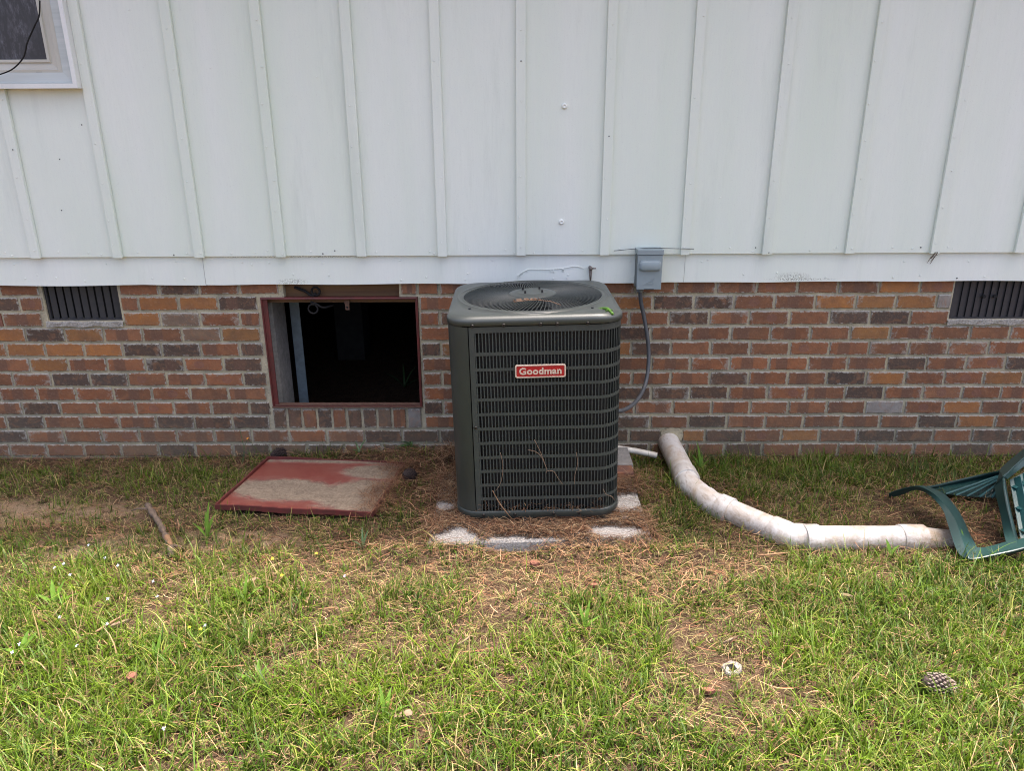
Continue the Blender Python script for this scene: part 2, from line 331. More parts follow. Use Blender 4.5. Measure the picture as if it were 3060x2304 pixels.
# ------------------------------------------------------------------ mesh helpers
def link(o, parent=None, world_child=True):
    COL.objects.link(o)
    if parent is not None:
        o.parent = parent
        if world_child and parent.type == 'EMPTY':
            o.matrix_parent_inverse = parent.matrix_basis.inverted() if parent.parent is None else Matrix.Identity(4)
    return o

def tag(o, label=None, cat=None, group=None, kind=None):
    if label: o['label'] = label
    if cat: o['category'] = cat
    if group: o['group'] = group
    if kind: o['kind'] = kind
    return o

def thing(name, label, cat, loc=(0, 0, 0), group=None, rot=(0, 0, 0)):
    e = bpy.data.objects.new(name, None); e.empty_display_size = .1
    e.location = loc; e.rotation_euler = rot; COL.objects.link(e)
    bpy.context.view_layer.update() if False else None
    return tag(e, label, cat, group)

class MB:
    def __init__(s): s.v = []; s.f = []
    def add(s, v, f):
        o = len(s.v); s.v.extend([tuple(p) for p in v]); s.f.extend([tuple(i + o for i in q) for q in f]); return s
    def box(s, lo, hi, rot=None, org=None):
        x0, y0, z0 = lo; x1, y1, z1 = hi
        v = [Vector(p) for p in ((x0, y0, z0), (x1, y0, z0), (x1, y1, z0), (x0, y1, z0), (x0, y0, z1), (x1, y0, z1), (x1, y1, z1), (x0, y1, z1))]
        if rot is not None:
            c = Vector(org) if org is not None else sum(v, Vector()) / 8
            v = [rot @ (p - c) + c for p in v]
        return s.add(v, [(0, 3, 2, 1), (4, 5, 6, 7), (0, 1, 5, 4), (1, 2, 6, 5), (2, 3, 7, 6), (3, 0, 4, 7)])
    def tube(s, path, rad, n=8, caps=True):
        P = [Vector(p) for p in path]; k = len(P)
        if not hasattr(rad, '__len__'): rad = [rad] * k
        T = [(P[min(i + 1, k - 1)] - P[max(i - 1, 0)]).normalized() for i in range(k)]
        u = T[0].orthogonal().normalized(); vs = []
        for i in range(k):
            u = (u - T[i] * u.dot(T[i])).normalized(); w = T[i].cross(u)
            for j in range(n):
                a = 2 * math.pi * j / n; vs.append(P[i] + (u * math.cos(a) + w * math.sin(a)) * rad[i])
        fs = [(i * n + j, i * n + (j + 1) % n, (i + 1) * n + (j + 1) % n, (i + 1) * n + j) for i in range(k - 1) for j in range(n)]
        if caps: fs += [tuple(reversed(range(n))), tuple(range((k - 1) * n, k * n))]
        return s.add(vs, fs)
    def sweep(s, path, prof, up):
        """closed 2-D profile carried along a path; up = reference normal (vector or list)"""
        P = [Vector(p) for p in path]; k = len(P); n = len(prof); vs = []
        for i in range(k):
            t = (P[min(i + 1, k - 1)] - P[max(i - 1, 0)]).normalized()
            U = Vector(up[i]) if hasattr(up[0], '__len__') else Vector(up)
            U = (U - t * U.dot(t)).normalized(); w = t.cross(U)
            for a, b in prof: vs.append(P[i] + w * a + U * b)
        fs = [(i * n + j, i * n + (j + 1) % n, (i + 1) * n + (j + 1) % n, (i + 1) * n + j) for i in range(k - 1) for j in range(n)]
        fs += [tuple(reversed(range(n))), tuple(range((k - 1) * n, k * n))]
        return s.add(vs, fs)
    def loops(s, L, closed=True, cap0=False, cap1=False):
        n = len(L[0]); vs = [p for l in L for p in l]
        m = n if closed else n - 1
        fs = [(i * n + j, i * n + (j + 1) % n, (i + 1) * n + (j + 1) % n, (i + 1) * n + j) for i in range(len(L) - 1) for j in range(m)]
        if cap0: fs.append(tuple(reversed(range(n))))
        if cap1: fs.append(tuple(range((len(L) - 1) * n, len(L) * n)))
        return s.add(vs, fs)
    def build(s, name, mat, parent=None, smooth=False, bevel=0, local=False, link_=True):
        me = bpy.data.meshes.new(name); me.from_pydata([tuple(p) for p in s.v], [], s.f); me.validate(); me.update()
        bm = bmesh.new(); bm.from_mesh(me); bmesh.ops.recalc_face_normals(bm, faces=bm.faces)
        if bevel: bmesh.ops.bevel(bm, geom=bm.edges[:], offset=bevel, segments=2, profile=.6, affect='EDGES', clamp_overlap=True)
        bm.to_mesh(me); bm.free()
        me.materials.append(mat)
        if smooth: me.shade_smooth()
        o = bpy.data.objects.new(name, me)
        if link_: link(o, parent, not local)
        return o

def spline(pts, n=8):
    P = [np.array(p, float) for p in pts]; out = []
    P = [2 * P[0] - P[1]] + P + [2 * P[-1] - P[-2]]
    for i in range(1, len(P) - 2):
        for j in range(n):
            t = j / n; a, b, c, d = P[i - 1:i + 3]
            out.append(tuple(.5 * ((2 * b) + (-a + c) * t + (2 * a - 5 * b + 4 * c - d) * t * t + (-a + 3 * b - 3 * c + d) * t ** 3)))
    out.append(tuple(P[-2])); return out

def sstep(a, b, x):
    t = np.clip((x - a) / (b - a), 0, 1); return t * t * (3 - 2 * t)
_ph = RNG.uniform(0, 6.28, (14, 2)); _fr = RNG.uniform(-1, 1, (14, 2))
def field(x, y, s, k=0, n=6):
    r = 0
    for i in range(n):
        j = (i + k * 3) % 14
        f = (_fr[j] + .3 * np.sign(_fr[j])) * s * (1 + .55 * i)
        r = r + np.sin(x * f[0] + _ph[j, 0] + y * f[1] * 1.3) * np.cos(y * f[0] * .7 - x * f[1] + _ph[j, 1]) / (1 + .5 * i)
    return r / 2.2
def gz(x, y):
    """height of the ground"""
    x = np.asarray(x, float); y = np.asarray(y, float); d = -y
    h = .042 * sstep(.08, .50, d) - .012 * sstep(1.0, 0, (x + 2.6)) * (d < .2)
    h = h + .055 * np.exp(-((x + .50) / .22) ** 2 - ((y + .12) / .16) ** 2)
    h = h + .03 * np.exp(-((x + .85) / .3) ** 2 - ((y + .05) / .10) ** 2)
    h = h + .036 * np.exp(-((y + 1.078) / .05) ** 2) * ((x > -.6) & (x < .8)) * (1 - np.exp(-((x + .04) / .11) ** 4))
    h = h + .010 * field(x, y, 5.0) * sstep(.05, .3, d) + .005 * field(x, y, 16.0, 1) * sstep(0, .15, d)
    return h

# ------------------------------------------------------------------ ground: one sheet out to the horizon
def axis(core0, core1, step, far):
    a = list(np.arange(core0, core1 + 1e-6, step)); s = step; x = core0; L = []
    while x > -far: s *= 1.35; x -= s; L.append(x)
    s = step; x = a[-1]; Rr = []
    while x < far: s *= 1.35; x += s; Rr.append(x)
    return np.array(L[::-1] + a + Rr)
ax, ay = axis(-3.3, 3.3, .03, 160), axis(-3.0, .6, .03, 160)
gx, gy = np.meshgrid(ax, ay); zz = gz(gx, gy)
zz = np.where((np.abs(gx) > 4) | (gy < -3.6) | (gy > .7), .03 * (gy < 0), zz)
me = bpy.data.meshes.new("ground"); nv = gx.size; w = len(ax)
me.vertices.add(nv); me.vertices.foreach_set("co", np.stack([gx, gy, zz], -1).astype(np.float32).ravel())
i = np.arange(nv).reshape(gx.shape); q = np.stack([i[:-1, :-1], i[:-1, 1:], i[1:, 1:], i[1:, :-1]], -1).reshape(-1, 4)
me.loops.add(q.size); me.loops.foreach_set("vertex_index", q.ravel().astype(np.int32))
me.polygons.add(len(q)); me.polygons.foreach_set("loop_start", (np.arange(len(q)) * 4).astype(np.int32))
me.update(calc_edges=True); me.validate(); me.shade_smooth(); me.materials.append(MT['ground'])
go = bpy.data.objects.new("ground", me); COL.objects.link(go); tag(go, kind='structure')

# ------------------------------------------------------------------ the house
house = thing("house", "white board and batten house wall standing on a red brick foundation", "house")
C = 0.0813; LB = 0.2035
OPL, OPR, OPB, OPT = -1.312, -0.511, 0.287, 0.883
V1L, V1R, V1B = -2.420, -2.035, 0.764
V2L, V2R, V2B = 2.186, 2.571, 0.763
WDL, WDR = (-1.1921,0.0000,0.9175)[0], (-0.6045,0.0000,0.9158)[0]
mw = MB()
def mbox(x0, x1, z0, z1): mw.box((x0, .0085, z0), (x1, .10, z1))
mbox(-4.6, V1L, -.3, .99); mbox(V1L, V1R, -.3, V1B); mbox(V1R, OPL, -.3, .99)
mw.box((OPL, .0085, -.3), (OPR, .030, OPB)); mw.box((OPL, .031, -.3), (OPR, .10, .19)); mbox(OPL, WDL, .885, .99); mbox(WDR, OPR, .885, .99)
mbox(OPR, V2L, -.3, .99); mbox(V2L, V2R, -.3, V2B); mbox(V2R, 4.6, -.3, .99)
mwo = mw.build("brick_wall", MT['mortar'], house)

def brick_geo(L, H, seed, jit=.0022):
    r = random.Random(seed)
    pts = [(0, 0), (L * .34, 0), (L * .68, 0), (L, 0), (L, H * .5), (L, H), (L * .66, H), (L * .3, H), (0, H), (0, H * .5)]
    pts = [(x + r.uniform(-jit, jit), z + r.uniform(-jit, jit)) for x, z in pts]
    cx, cz = L / 2, H / 2; ins = .0035
    def inset(p, d): return (p[0] + (d if p[0] < L * .05 else -d if p[0] > L * .95 else 0), p[1] + (d if p[1] < H * .1 else -d if p[1] > H * .9 else 0))
    rings = [[(inset(p, ins)[0], r.uniform(-.0006, .0006), inset(p, ins)[1]) for p in pts], [(p[0], .0038, p[1]) for p in pts], [(p[0], .045, p[1]) for p in pts]]
    return rings
def brick_mesh(name, L, H, seed):
    rg = brick_geo(L, H, seed); b = MB(); b.loops(rg, cap0=True)
    return b
BV = {}
def brick_data(kind, L, H):
    key = kind
    if key not in BV:
        BV[key] = []
        for s in range(10):
            o = brick_mesh("brick", L, H, hash((kind, s)) % 9999 if False else s * 13 + len(kind)).build("brick", MT['brick'], link_=False)
            BV[key].append(o.data); bpy.data.objects.remove(o)
    return BV[key]
PAL = {'R': ((.245, .097, .040), .2), 'O': ((.335, .145, .042), .2), 'D': ((.092, .058, .038), .2), 'B': ((.200, .125, .075), .2),
       'M': ((.285, .112, .045), .9), 'K': ((.29, .115, .048), .5), 'W': ((.30, .285, .26), .2)}
bricks = []; spare = MB(); nb = 0
rb = random.Random(11)
def put_brick(x0, x1, z0, z1, code, vis=True, kind='stretcher'):
    """one brick; the far ones nobody sees go into one joined part"""
    global nb
    j, jz = .0066, .0072
    X0, X1, Z0, Z1 = x0 + j, x1 - j, z0 + jz, z1 - jz
    if X1 - X0 < .02: return
    if not vis:
        spare.box((X0, rb.uniform(-.001, .002), Z0), (X1, .045, Z1)); return
    L, H = ((LB - 2 * .0085, C - 2 * .0085) if kind == 'stretcher' else (.0635, .102))
    d = rb.choice(brick_data(kind, L, H))
    o = bpy.data.objects.new("brick", d); COL.objects.link(o); o.parent = mwo
    o.location = (X0, rb.uniform(-.0018, .0018), Z0 + rb.uniform(-.0012, .0012))
    o.scale = ((X1 - X0) / L, 1, (Z1 - Z0) / H)
    o.rotation_euler = (0, R_(rb.uniform(-.25, .25)), R_(rb.uniform(-.25, .25)))
    c, a = PAL[code]; k = rb.uniform(.82, 1.18); h = rb.uniform(-.10, .10)
    if code == 'R' and rb.random() < .5: a = rb.choice((.5, .9))
    if code == 'D' and rb.random() < .3: a = .9
    o.color = (min(1, c[0] * k * (1 + h)), c[1] * k, c[2] * k * (1 - h), a); nb += 1

# every course: (joint that ends the first brick in view, colour code of each brick from there)
LEFT = {12: ((-2.4314,0.0000,0.9299)[0], "RRRRDRRRR"), 11: ((-2.5470,0.0000,0.8629)[0], "DRRROODOO"), 10: ((-2.6499,0.0000,0.7810)[0], "OMRROBRRO"),
        9: ((-2.5517,0.0000,0.7009)[0], "ODOMRBOO"), 8: ((-2.6697,0.0000,0.6184)[0], "OOOODDRD"), 7: ((-2.5650,0.0000,0.5362)[0], "MOMMDKD"),
        6: ((-2.6711,0.0000,0.4569)[0], "RRDDRRKD"), 5: ((-2.7612,0.0000,0.3746)[0], "RRMRRRRM"), 4: ((-2.6580,0.0000,0.2908)[0], "MDRRKMRD"),
        3: ((-2.7615,0.0000,0.2082)[0], "RDRRRDDD"), 2: ((-2.6653,0.0000,0.1261)[0], "DMRRMRRRRMDDD"), 1: ((-2.7785,0.0000,0.0451)[0], "RRRRBDRDBDRDD"),
        0: ((-2.6747,0.0000,-0.0351)[0], "RRRRRRDRRDRRR")}
RIGHT = {12: ((0.5856,0.0000,0.9207)[0], "RRRRRRRORRRR"), 11: ((0.6818,0.0000,0.8535)[0], "ODDRROOOW"), 10: ((0.5622,0.0000,0.7723)[0], "RRDMRRDDR"),
         9: ((0.6773,0.0000,0.6927)[0], "DRRMRRORRRRR"), 8: ((0.5818,0.0000,0.6109)[0], "ODRRRRRRRKMR"), 7: ((0.6882,0.0000,0.5292)[0], "RMRMMMRDMKDR"),
         6: ((0.5912,0.0000,0.4505)[0], "RMMDMMDORKOR"), 5: ((0.6972,0.0000,0.3685)[0], "DDDRKRDMKRRR"), 4: ((0.6132,0.0000,0.2857)[0], "RMRRRMRWRORR"),
         3: ((0.7011,0.0000,0.2034)[0], "DRDMRMMMDORR"), 2: ((0.5924,0.0000,0.1221)[0], "DDODRORDDRDD"), 1: ((0.7047,0.0000,0.0416)[0], "DRRDRMRKKDRR"),
         0: ((0.8000,0.0000,-0.0380)[0], "RRDRRRMRRRRR")}
HOLE = {}
def blocked(x0, x1, z0, z1):
    """trim a brick by the openings; returns what is left of it"""
    zc = (z0 + z1) / 2
    out = [(x0, x1)]
    for (a, b, lo, hi) in ((V1L - .004, V1R + .004, V1B - .02, 2), (V2L - .004, V2R + .004, V2B - .02, 2), (OPL - .012, OPR + .004, .165, .885), (WDL, WDR, .885, 2), (.765, .875, .085, .165)):
        if lo < zc < hi:
            nxt = []
            for (p, q) in out:
                if q <= a or p >= b: nxt.append((p, q)); continue
                if p < a: nxt.append((p, a))
                if q > b: nxt.append((b, q))
            out = nxt
    return out
for r in range(-1, 13):
    z0, z1 = (r - 1) * C, r * C
    if r < 0: spare.box((-4.5, .002, z0 + .008), (4.5, .045, z1 - .008)); continue
    xl, sl = LEFT[r]; xr, sr = RIGHT[r]
    xa = xl - LB; segs = []
    for k in range(-12, 0): segs.append((xl + (k - 1) * LB, xl + k * LB, 'R', False))
    k = 0
    LIM = (-.51 if r > 2 else .05)
    while xl + k * LB - LB < LIM:
        code = sl[k] if k < len(sl) else 'R'; segs.append((xl + (k - 1) * LB, min(xl + k * LB, LIM), code, True)); k += 1
    if r > 2:
        half = (r % 2 == 0); x = -.511
        cs = {11: 'MR', 10: 'RD', 9: 'RR', 8: 'DO', 7: 'RR', 6: 'RR', 5: 'RR', 4: 'DR', 3: 'MR', 12: 'RR'}[r]
        first = .108 if half else .2035
        segs.append((x, x + first, cs[0], True)); x += first; segs.append((x, x + LB, cs[1], True)); x += LB
        while x < xr - LB: segs.append((x, min(x + LB, xr - LB), 'R', True)); x += LB
    else:
        x = segs[-1][1]
        while x < xr - LB: segs.append((x, min(x + LB, xr - LB), 'R', True)); x += LB
    for k in range(30):
        a = xr + (k - 1) * LB
        if a > 4.5: break
        segs.append((a, a + LB, sr[k] if k < len(sr) else 'R', True))
    for (a, b, code, v) in segs:
        if b - a < .03: continue
        lim = 2.44 + (.24 + .0) * (12 - r) / 12
        vis = v and not (a > -.30 and b < .50) and a < (2.50 + .30 * (12 - r) / 12) and b > -(2.60 + .26 * (12 - r) / 12) and r > 0 
        for (p, q) in blocked(a, b, z0, z1):
            if q - p > .03: put_brick(p, q, z0, z1, code, vis)
# rowlock sill under the crawl space opening
sx = OPL - .010; sw = (OPR - .006 - sx) / 10
for k, code in enumerate("DDRDRDDBRW"):
    put_brick(sx + k * sw, sx + (k + 1) * sw, .163, .288, code, True, 'rowlock')
if spare.v:
    so = spare.build("brick_courses", MT['brick'], None); so.parent = mwo; so.color = (.2, .075, .05, .2); so['kind'] = 'stuff'
print("bricks", nb)
# mortar patch round the drain pipe
pm = MB(); ring = []
for k in range(14):
    a = 2 * math.pi * k / 14; rr = rb.uniform(.9, 1.1)
    ring.append((.820 + .062 * math.cos(a) * rr, .0, .122 + .048 * math.sin(a) * rr))
pm.loops([[(x * 1.0, -.004, z) for x, y, z in ring], [(x, .02, z) for x, y, z in ring]], cap0=True)
pm.build("mortar_patch", MT['mortar'], None).parent = mwo

# mortar sills of the vents
for (a, b, z) in ((V1L - .006, V1R + .006, V1B), (V2L - .012, V2R + .012, V2B)):
    m_ = MB(); m_.loops([[(x, -.006 + .003 * math.sin(x * 60), z - .027 + .004 * math.sin(x * 37)) for x in np.linspace(a, b, 14)],
                         [(x, -.009 + .002 * math.sin(x * 80), z - .004 + .003 * math.sin(x * 51)) for x in np.linspace(a, b, 14)],
                         [(x, .06, z + .0025 * math.sin(x * 43)) for x in np.linspace(a, b, 14)]], closed=False)
    m_.build("vent_sill", MT['concrete'], house)
# left vent: dark box with eight upright louvres; right vent: shut louvres
def vent(x0, x1, z0, z1, n, shut):
    fr = MB(); y0, y1 = (.020, .036) if not shut else (.012, .028)
    fr.box((x0, y0, z0), (x0 + .012, y1, z1)); fr.box((x1 - .012, y0, z0), (x1, y1, z1)); fr.box((x0 + .012, y0, z0), (x1 - .012, y1, z0 + .008))
    fo = fr.build("foundation_vent", MT['vent'], house)
    bk = MB(); bk.box((x0, .085, z0), (x1, .095, z1)); bk.build("vent_back", MT['cavity'], None).parent = fo
    p = (x1 - x0 - .024) / n
    proto = None
    for k in range(n):
        if proto is None:
            b = MB(); wd = p * (.66 if not shut else 1.02)
            b.box((-wd / 2, -.0015, 0), (wd / 2, .0015, z1 - z0 - .01)); proto = b.build("louvre_slat", MT['vent'], link_=False)
            o = proto
        else: o = proto.copy()
        COL.objects.link(o); o.parent = fo
        o.location = (x0 + .012 + p * (k + .5), y0 + (.014 if not shut else .008), z0 + .008); o.rotation_euler = (0, 0, R_(24 if not shut else 12))
    if shut:
        for xx in (2.345, 2.40):
            h = MB(); h.tube([(xx, .006, .878), (xx, .022, .878)], .009, 8); h.build("latch_hole", MT['cavity'], None).parent = fo
vent(V1L, V1R, V1B, .985, 9, False); vent(V2L, V2R, V2B, .985, 10, True)

# crawl space: inner block wall, joists, pier, floor deck, outer walls
iw = MB(); iw.box((-4.5, .102, -.3), (-1.288, .30, .985)); iw.box((-.47, .102, -.3), (4.5, .30, .985)); iw.box((-1.288, .102, -.3), (-.47, .30, .16))
iw.build("block_wall", MT['block'], house)
hb = MB(); hb.box((-1.40, .046, .850), (-.44, .098, .985))
hbo = hb.build("wood_header", MT['lumber'], house)
dk = MB(); dk.box((-4.55, .11, .99), (4.55, 7.6, 1.06)); dk.build("floor_deck", MT['lumber'], house)
ow = MB(); ow.box((-4.6, .11, -.3), (-4.5, 7.6, 3.05)); ow.box((4.5, .11, -.3), (4.6, 7.6, 3.05)); ow.box((-4.6, 7.6, -.3), (4.6, 7.7, 3.05))
ow.box((-4.6, -.008, .992), (4.6, .105, 3.05)); ow.build("wall_sheathing", MT['soffit'], house)
pr = MB(); pr.box((-1.40, 1.8, -.1), (-1.19, 2.05, .985)); pr.build("crawl_space_pier", MT['pier'], house)
# roof, eave and gutter: they cast the strip of shade along the wall
EH, EO = 3.02, .46
rf = MB(); rf.add([(-5, -EO, EH), (5, -EO, EH), (5, 3.9, EH + 1.7), (-5, 3.9, EH + 1.7), (5, 8.2, EH), (-5, 8.2, EH),
                   (-5, -EO, EH + .12), (5, -EO, EH + .12), (5, 3.9, EH + 1.82), (-5, 3.9, EH + 1.82), (5, 8.2, EH + .12), (-5, 8.2, EH + .12)],
                  [(0, 1, 2, 3), (3, 2, 4, 5), (6, 9, 8, 7), (9, 11, 10, 8), (0, 6, 7, 1), (5, 4, 10, 11), (0, 3, 9, 6), (3, 5, 11, 9), (1, 7, 8, 2), (2, 8, 10, 4)])
rf.build("roof", MT['shingle'], house)
ev = MB(); ev.box((-4.98, -EO + .01, EH - .03), (4.98, .1, EH - .005)); ev.build("soffit", MT['soffit'], house)

# siding boards, battens, fascia
def lerp(a, b, t): return a + (b - a) * t
def sid_z(x): return lerp(1.097, 1.107, (x + 2.566) / 5.03)
def fas_z(x): return lerp(.952, .963, (x + 2.609) / 5.115)
bx = [(-2.3544,-0.0530,1.1073)[0] - .005, (-1.9692,-0.0530,1.1060)[0] - .005]
bx = [(-2.3792,-0.0530,1.1074)[0], (-1.9725,-0.0530,1.1060)[0], (-1.5699,-0.0530,1.1046)[0], (-1.1680,-0.0530,1.1032)[0], (-0.7702,-0.0530,1.1019)[0], (-0.3731,-0.0530,1.1005)[0], (0.0118,-0.0530,1.0992)[0],
      (0.4187,-0.0530,1.1027)[0], (0.8117,-0.0530,1.1030)[0], (1.2101,-0.0530,1.1048)[0], (1.6125,-0.0530,1.1067)[0], (2.0262,-0.0530,1.1117)[0], (2.4333,-0.0530,1.1119)[0]]
sp_ = .4047
bx = [bx[0] - 4 * sp_, bx[0] - 3 * sp_, bx[0] - 2 * sp_, bx[0] - sp_] + bx + [bx[-1] + sp_, bx[-1] + 2 * sp_, bx[-1] + 3 * sp_, bx[-1] + 4 * sp_]
edges = [-4.6] + bx + [4.6]
for a, b in zip(edges[:-1], edges[1:]):
    s = MB(); yo = rb.uniform(-.0008, .0008); zb = sid_z((a + b) / 2)
    s.box((a + .0008, -.035 + yo, zb + rb.uniform(-.0012, .0012)), (b - .0008, -.010, 3.0)); s.build("siding_board", MT['siding'], house)
for k, x in enumerate(bx):
    s = MB(); w_ = .0445 / 2 + rb.uniform(-.001, .001); tl = rb.uniform(-.004, .004); y0 = -.0535 + rb.uniform(-.001, .001); zb = sid_z(x) - rb.uniform(0, .004)
    s.add([(x - w_, y0, zb), (x + w_, y0, zb), (x + w_, -.0362, zb), (x - w_, -.0362, zb), (x - w_ + tl, y0, 3.0), (x + w_ + tl, y0, 3.0), (x + w_ + tl, -.0362, 3.0), (x - w_ + tl, -.0362, 3.0)],
          [(0, 3, 2, 1), (4, 5, 6, 7), (0, 1, 5, 4), (1, 2, 6, 5), (2, 3, 7, 6), (3, 0, 4, 7)])
    s.build("batten", MT['batten'], house, bevel=.0016)
fj = [-4.6, (-1.5680,-0.0200,1.0243)[0], (0.8214,-0.0200,1.0165)[0], 4.6]
for a, b in zip(fj[:-1], fj[1:]):
    s = MB(); y = -.0205 + rb.uniform(-.0006, .0006); xs = np.linspace(a + .0007, b - .0007, 30)
    lo = [(x, y, fas_z(x) + .0018 * math.sin(x * 9) + (.002 * rb.random() if rb.random() < .3 else 0)) for x in xs]
    s.loops([[(x, .018, z) for x, _, z in lo], lo, [(x, y, 1.115) for x in xs], [(x, -.0102, 1.115) for x in xs]], closed=False)
    s.build("fascia_board", MT['fascia'], house)
# nail heads: a raised pimple each, joined (too small to pick apart)
nl = MB(); nd = MB()
def nail(m_, x, y, z, r, h=.0022):
    n = 7; m_.loops([[(x + r * math.cos(6.283 * k / n), y, z + r * math.sin(6.283 * k / n)) for k in range(n)],
                     [(x + .7 * r * math.cos(6.283 * k / n), y - h, z + .7 * r * math.sin(6.283 * k / n)) for k in range(n)]], cap1=True)
for x in bx:
    for z in (1.14, 1.30, 1.47, 1.63, 1.80, 1.97, 2.13, 2.3, 2.5):
        if rb.random() < .85: nail(nl if rb.random() < .93 else nd, x + rb.uniform(-.012, .012), -.0545, z + rb.uniform(-.03, .03), .0034, .002)
    for _ in range(3):
        xx = x + rb.uniform(.06, .36); nail(nl if rb.random() < .8 else nd, xx, -.0352, sid_z(xx) + rb.uniform(.008, .03), .004)
        nail(nl if rb.random() < .92 else nd, x + rb.uniform(.04, .38), -.0208, rb.choice((.985, 1.0, 1.065)) + rb.uniform(-.01, .01), .0045)
    if rb.random() < .6: nail(nl, x + .2 + rb.uniform(-.05, .05), -.0352, rb.uniform(1.3, 2.2), .0035)
for p in ((-2.0386,-0.0360,1.7162), (-2.1736,-0.0360,1.5628), (-2.2123,-0.0360,1.3256)): nail(nd, p[0], -.036, p[2], .0035, .0008)
o = nl.build("nail_heads", MT['fascia'], house); o['kind'] = 'stuff'
o = nd.build("nail_holes", MT['boxdark'], house); o['kind'] = 'stuff'
for p in ((0.2126,-0.0400,1.7867), (0.2077,-0.0400,1.2611)):
    b = MB(); x, z = p[0], p[2]; prf = [(.0125, -.034), (.0125, -.040), (.010, -.0435), (.0055, -.0445), (.0045, -.0425)]
    b.loops([[(x + r * math.cos(6.283 * k / 20), y, z + r * math.sin(6.283 * k / 20)) for k in range(20)] for r, y in prf], cap1=True)
    b.build("bolt_cap", MT['fascia'], house, smooth=True)

# window at the upper left
wx, wz = (-2.1309,-0.0470,1.9944)[0], (-2.1309,-0.0470,1.9944)[2]
vx, vz = (-2.0656,-0.0550,1.9318)[0], (-2.0656,-0.0550,1.9318)[2]
tx, tz = (-2.0001,-0.0750,1.8965)[0], (-2.0001,-0.0750,1.8965)[2]
wL, wT = -3.02, 2.86
def prof_frame(b, x0, x1, z0, z1, depth_prof):
    """mitred rectangular frame; depth_prof = (inset, y) pairs from outer edge to inner edge"""
    b.loops([[(x0 + d, y, z0 + d), (x1 - d, y, z0 + d), (x1 - d, y, z1 - d), (x0 + d, y, z1 - d)] for d, y in depth_prof])
fw_ = vx - wx; fh_ = wz - vz
fr = MB(); prof_frame(fr, wL, vx, vz, wT, [(0, -.036), (0, -.058), (.30 * fw_, -.062), (.36 * fw_, -.056), (.75 * fw_, -.052), (.80 * fw_, -.060), (.97 * fw_, -.060), (fw_, -.046), (fw_, -.036)])
wf = fr.build("window", MT['vinyl'], house)
cs_ = MB(); cw = tx - vx
prof_frame(cs_, wL - cw, tx, vz - cw * .84, wT + cw, [(0, -.036), (0, -.082), (cw * .30, -.084), (cw * .34, -.070), (cw * .97, -.066), (cw, -.036)])
c_ = cs_.build("window_casing", MT['trimgrain'], None); c_.parent = wf
ec = MB(); e0 = cw * .30
prof_frame(ec, wL - cw - .004, tx + .004, vz - cw * .84 - .004, wT + cw + .004, [(0, -.036), (0, -.088), (e0, -.0885), (e0, -.0845)])
c_ = ec.build("casing_edge", MT['wintrim'], None); c_.parent = wf
pn = MB(); pn.box((wL + fw_ - .01, -.0462, vz + fh_ * .9), (wx + .01, -.040, wT - fw_ + .01)); c_ = pn.build("pane", MT['pane'], None); c_.parent = wf
sl = MB(); p = (-2.1757,-0.0630,1.9459); sl.box((p[0] - .014, -.0605, p[2] - .003), (p[0] + .014, -.055, p[2] + .003)); c_ = sl.build("weep_slot", MT['dark'], None); c_.parent = wf

# crawl space access frame and latch
afx0, afx1, afz0, afz1 = OPL + .002, OPR - .002, .289, .885
af = MB(); prof_frame(af, afx0, afx1, afz0, afz1, [(0, .03), (0, -.004), (.007, -.006), (.009, .004), (.013, .005), (.013, .034)])
afo = af.build("access_frame", MT['frame'], house)
rs = MB(); rs.box((afx0 + .013, .006, afz0 + .013), (afx0 + .030, .012, afz1 - .013)); c_ = rs.build("side_strip", MT['frame'], None); c_.parent = afo
rs = MB(); rs.box((afx0 + .012, .0, afz0 + .0125), (afx1 - .012, .036, afz0 + .0145)); c_ = rs.build("rusty_inner_sill", MT['rust'], None); c_.parent = afo
rs = MB(); rs.box((afx0 - .002, -.0075, .2885), (afx1 + .002, -.0045, .2975)); c_ = rs.build("rusty_sill", MT['rust'], None); c_.parent = afo
lt = MB(); p = (-0.8912,0.0000,0.8650)[0]; lt.box((p - .003, .034, .845), (p + .024, .038, .884)); lt.box((p + .001, .032, .812), (p + .022, .0355, .846)); c_ = lt.build("latch_tab", MT['rust'], None); c_.parent = afo
lh = MB(); lh.tube([(p + .0115, .0305, .826), (p + .0115, .034, .826)], .005, 8); c_ = lh.build("latch_hole", MT['cavity'], None); c_.parent = afo

# things in and on the wall
stud = thing("metal_stud", "galvanised metal strip standing inside the left side of the crawl space opening", "metal strip", (-1.25, .33, 0))
b = MB(); b.box((-1.262, .305, -.02), (-1.210, .312, .95)); b.box((-1.262, .312, -.02), (-1.259, .335, .95)); b.build("strip", MT['galv'], stud)
cb = MB()
def arc(cx_, cz_, r, y, a0, a1, n=14, tilt=0): return [(cx_ + r * math.cos(R_(lerp(a0, a1, k / n))), y + tilt * k / n, cz_ + r * math.sin(R_(lerp(a0, a1, k / n)))) for k in range(n + 1)]
p0 = (-1.1398,0.0300,0.9318); p1 = (-1.0306,0.0300,0.9142); p2 = (-1.0505,0.0500,0.8280)
cb.tube(spline([p0, (p0[0] + .05, .03, p0[2] - .02), (p1[0] - .02, .02, p1[2] - .025), (p1[0], .02, p1[2] - .012)], 6) , .0075, 8)
cb.tube(arc(p1[0], p1[2] - .002, .021, .018, -100, 250), .006, 8)
cb.tube(arc(p2[0], p2[2] - .005, .024, .012, 60, 420), .0048, 8)
cb.tube(spline([(p2[0] - .01, .014, p2[2] + .03), (p2[0] + .02, .012, p2[2] + .02), (p2[0] + .05, .02, p2[2] + .0), (p2[0] + .09, .06, p2[2] + .002)], 6), .006, 8)
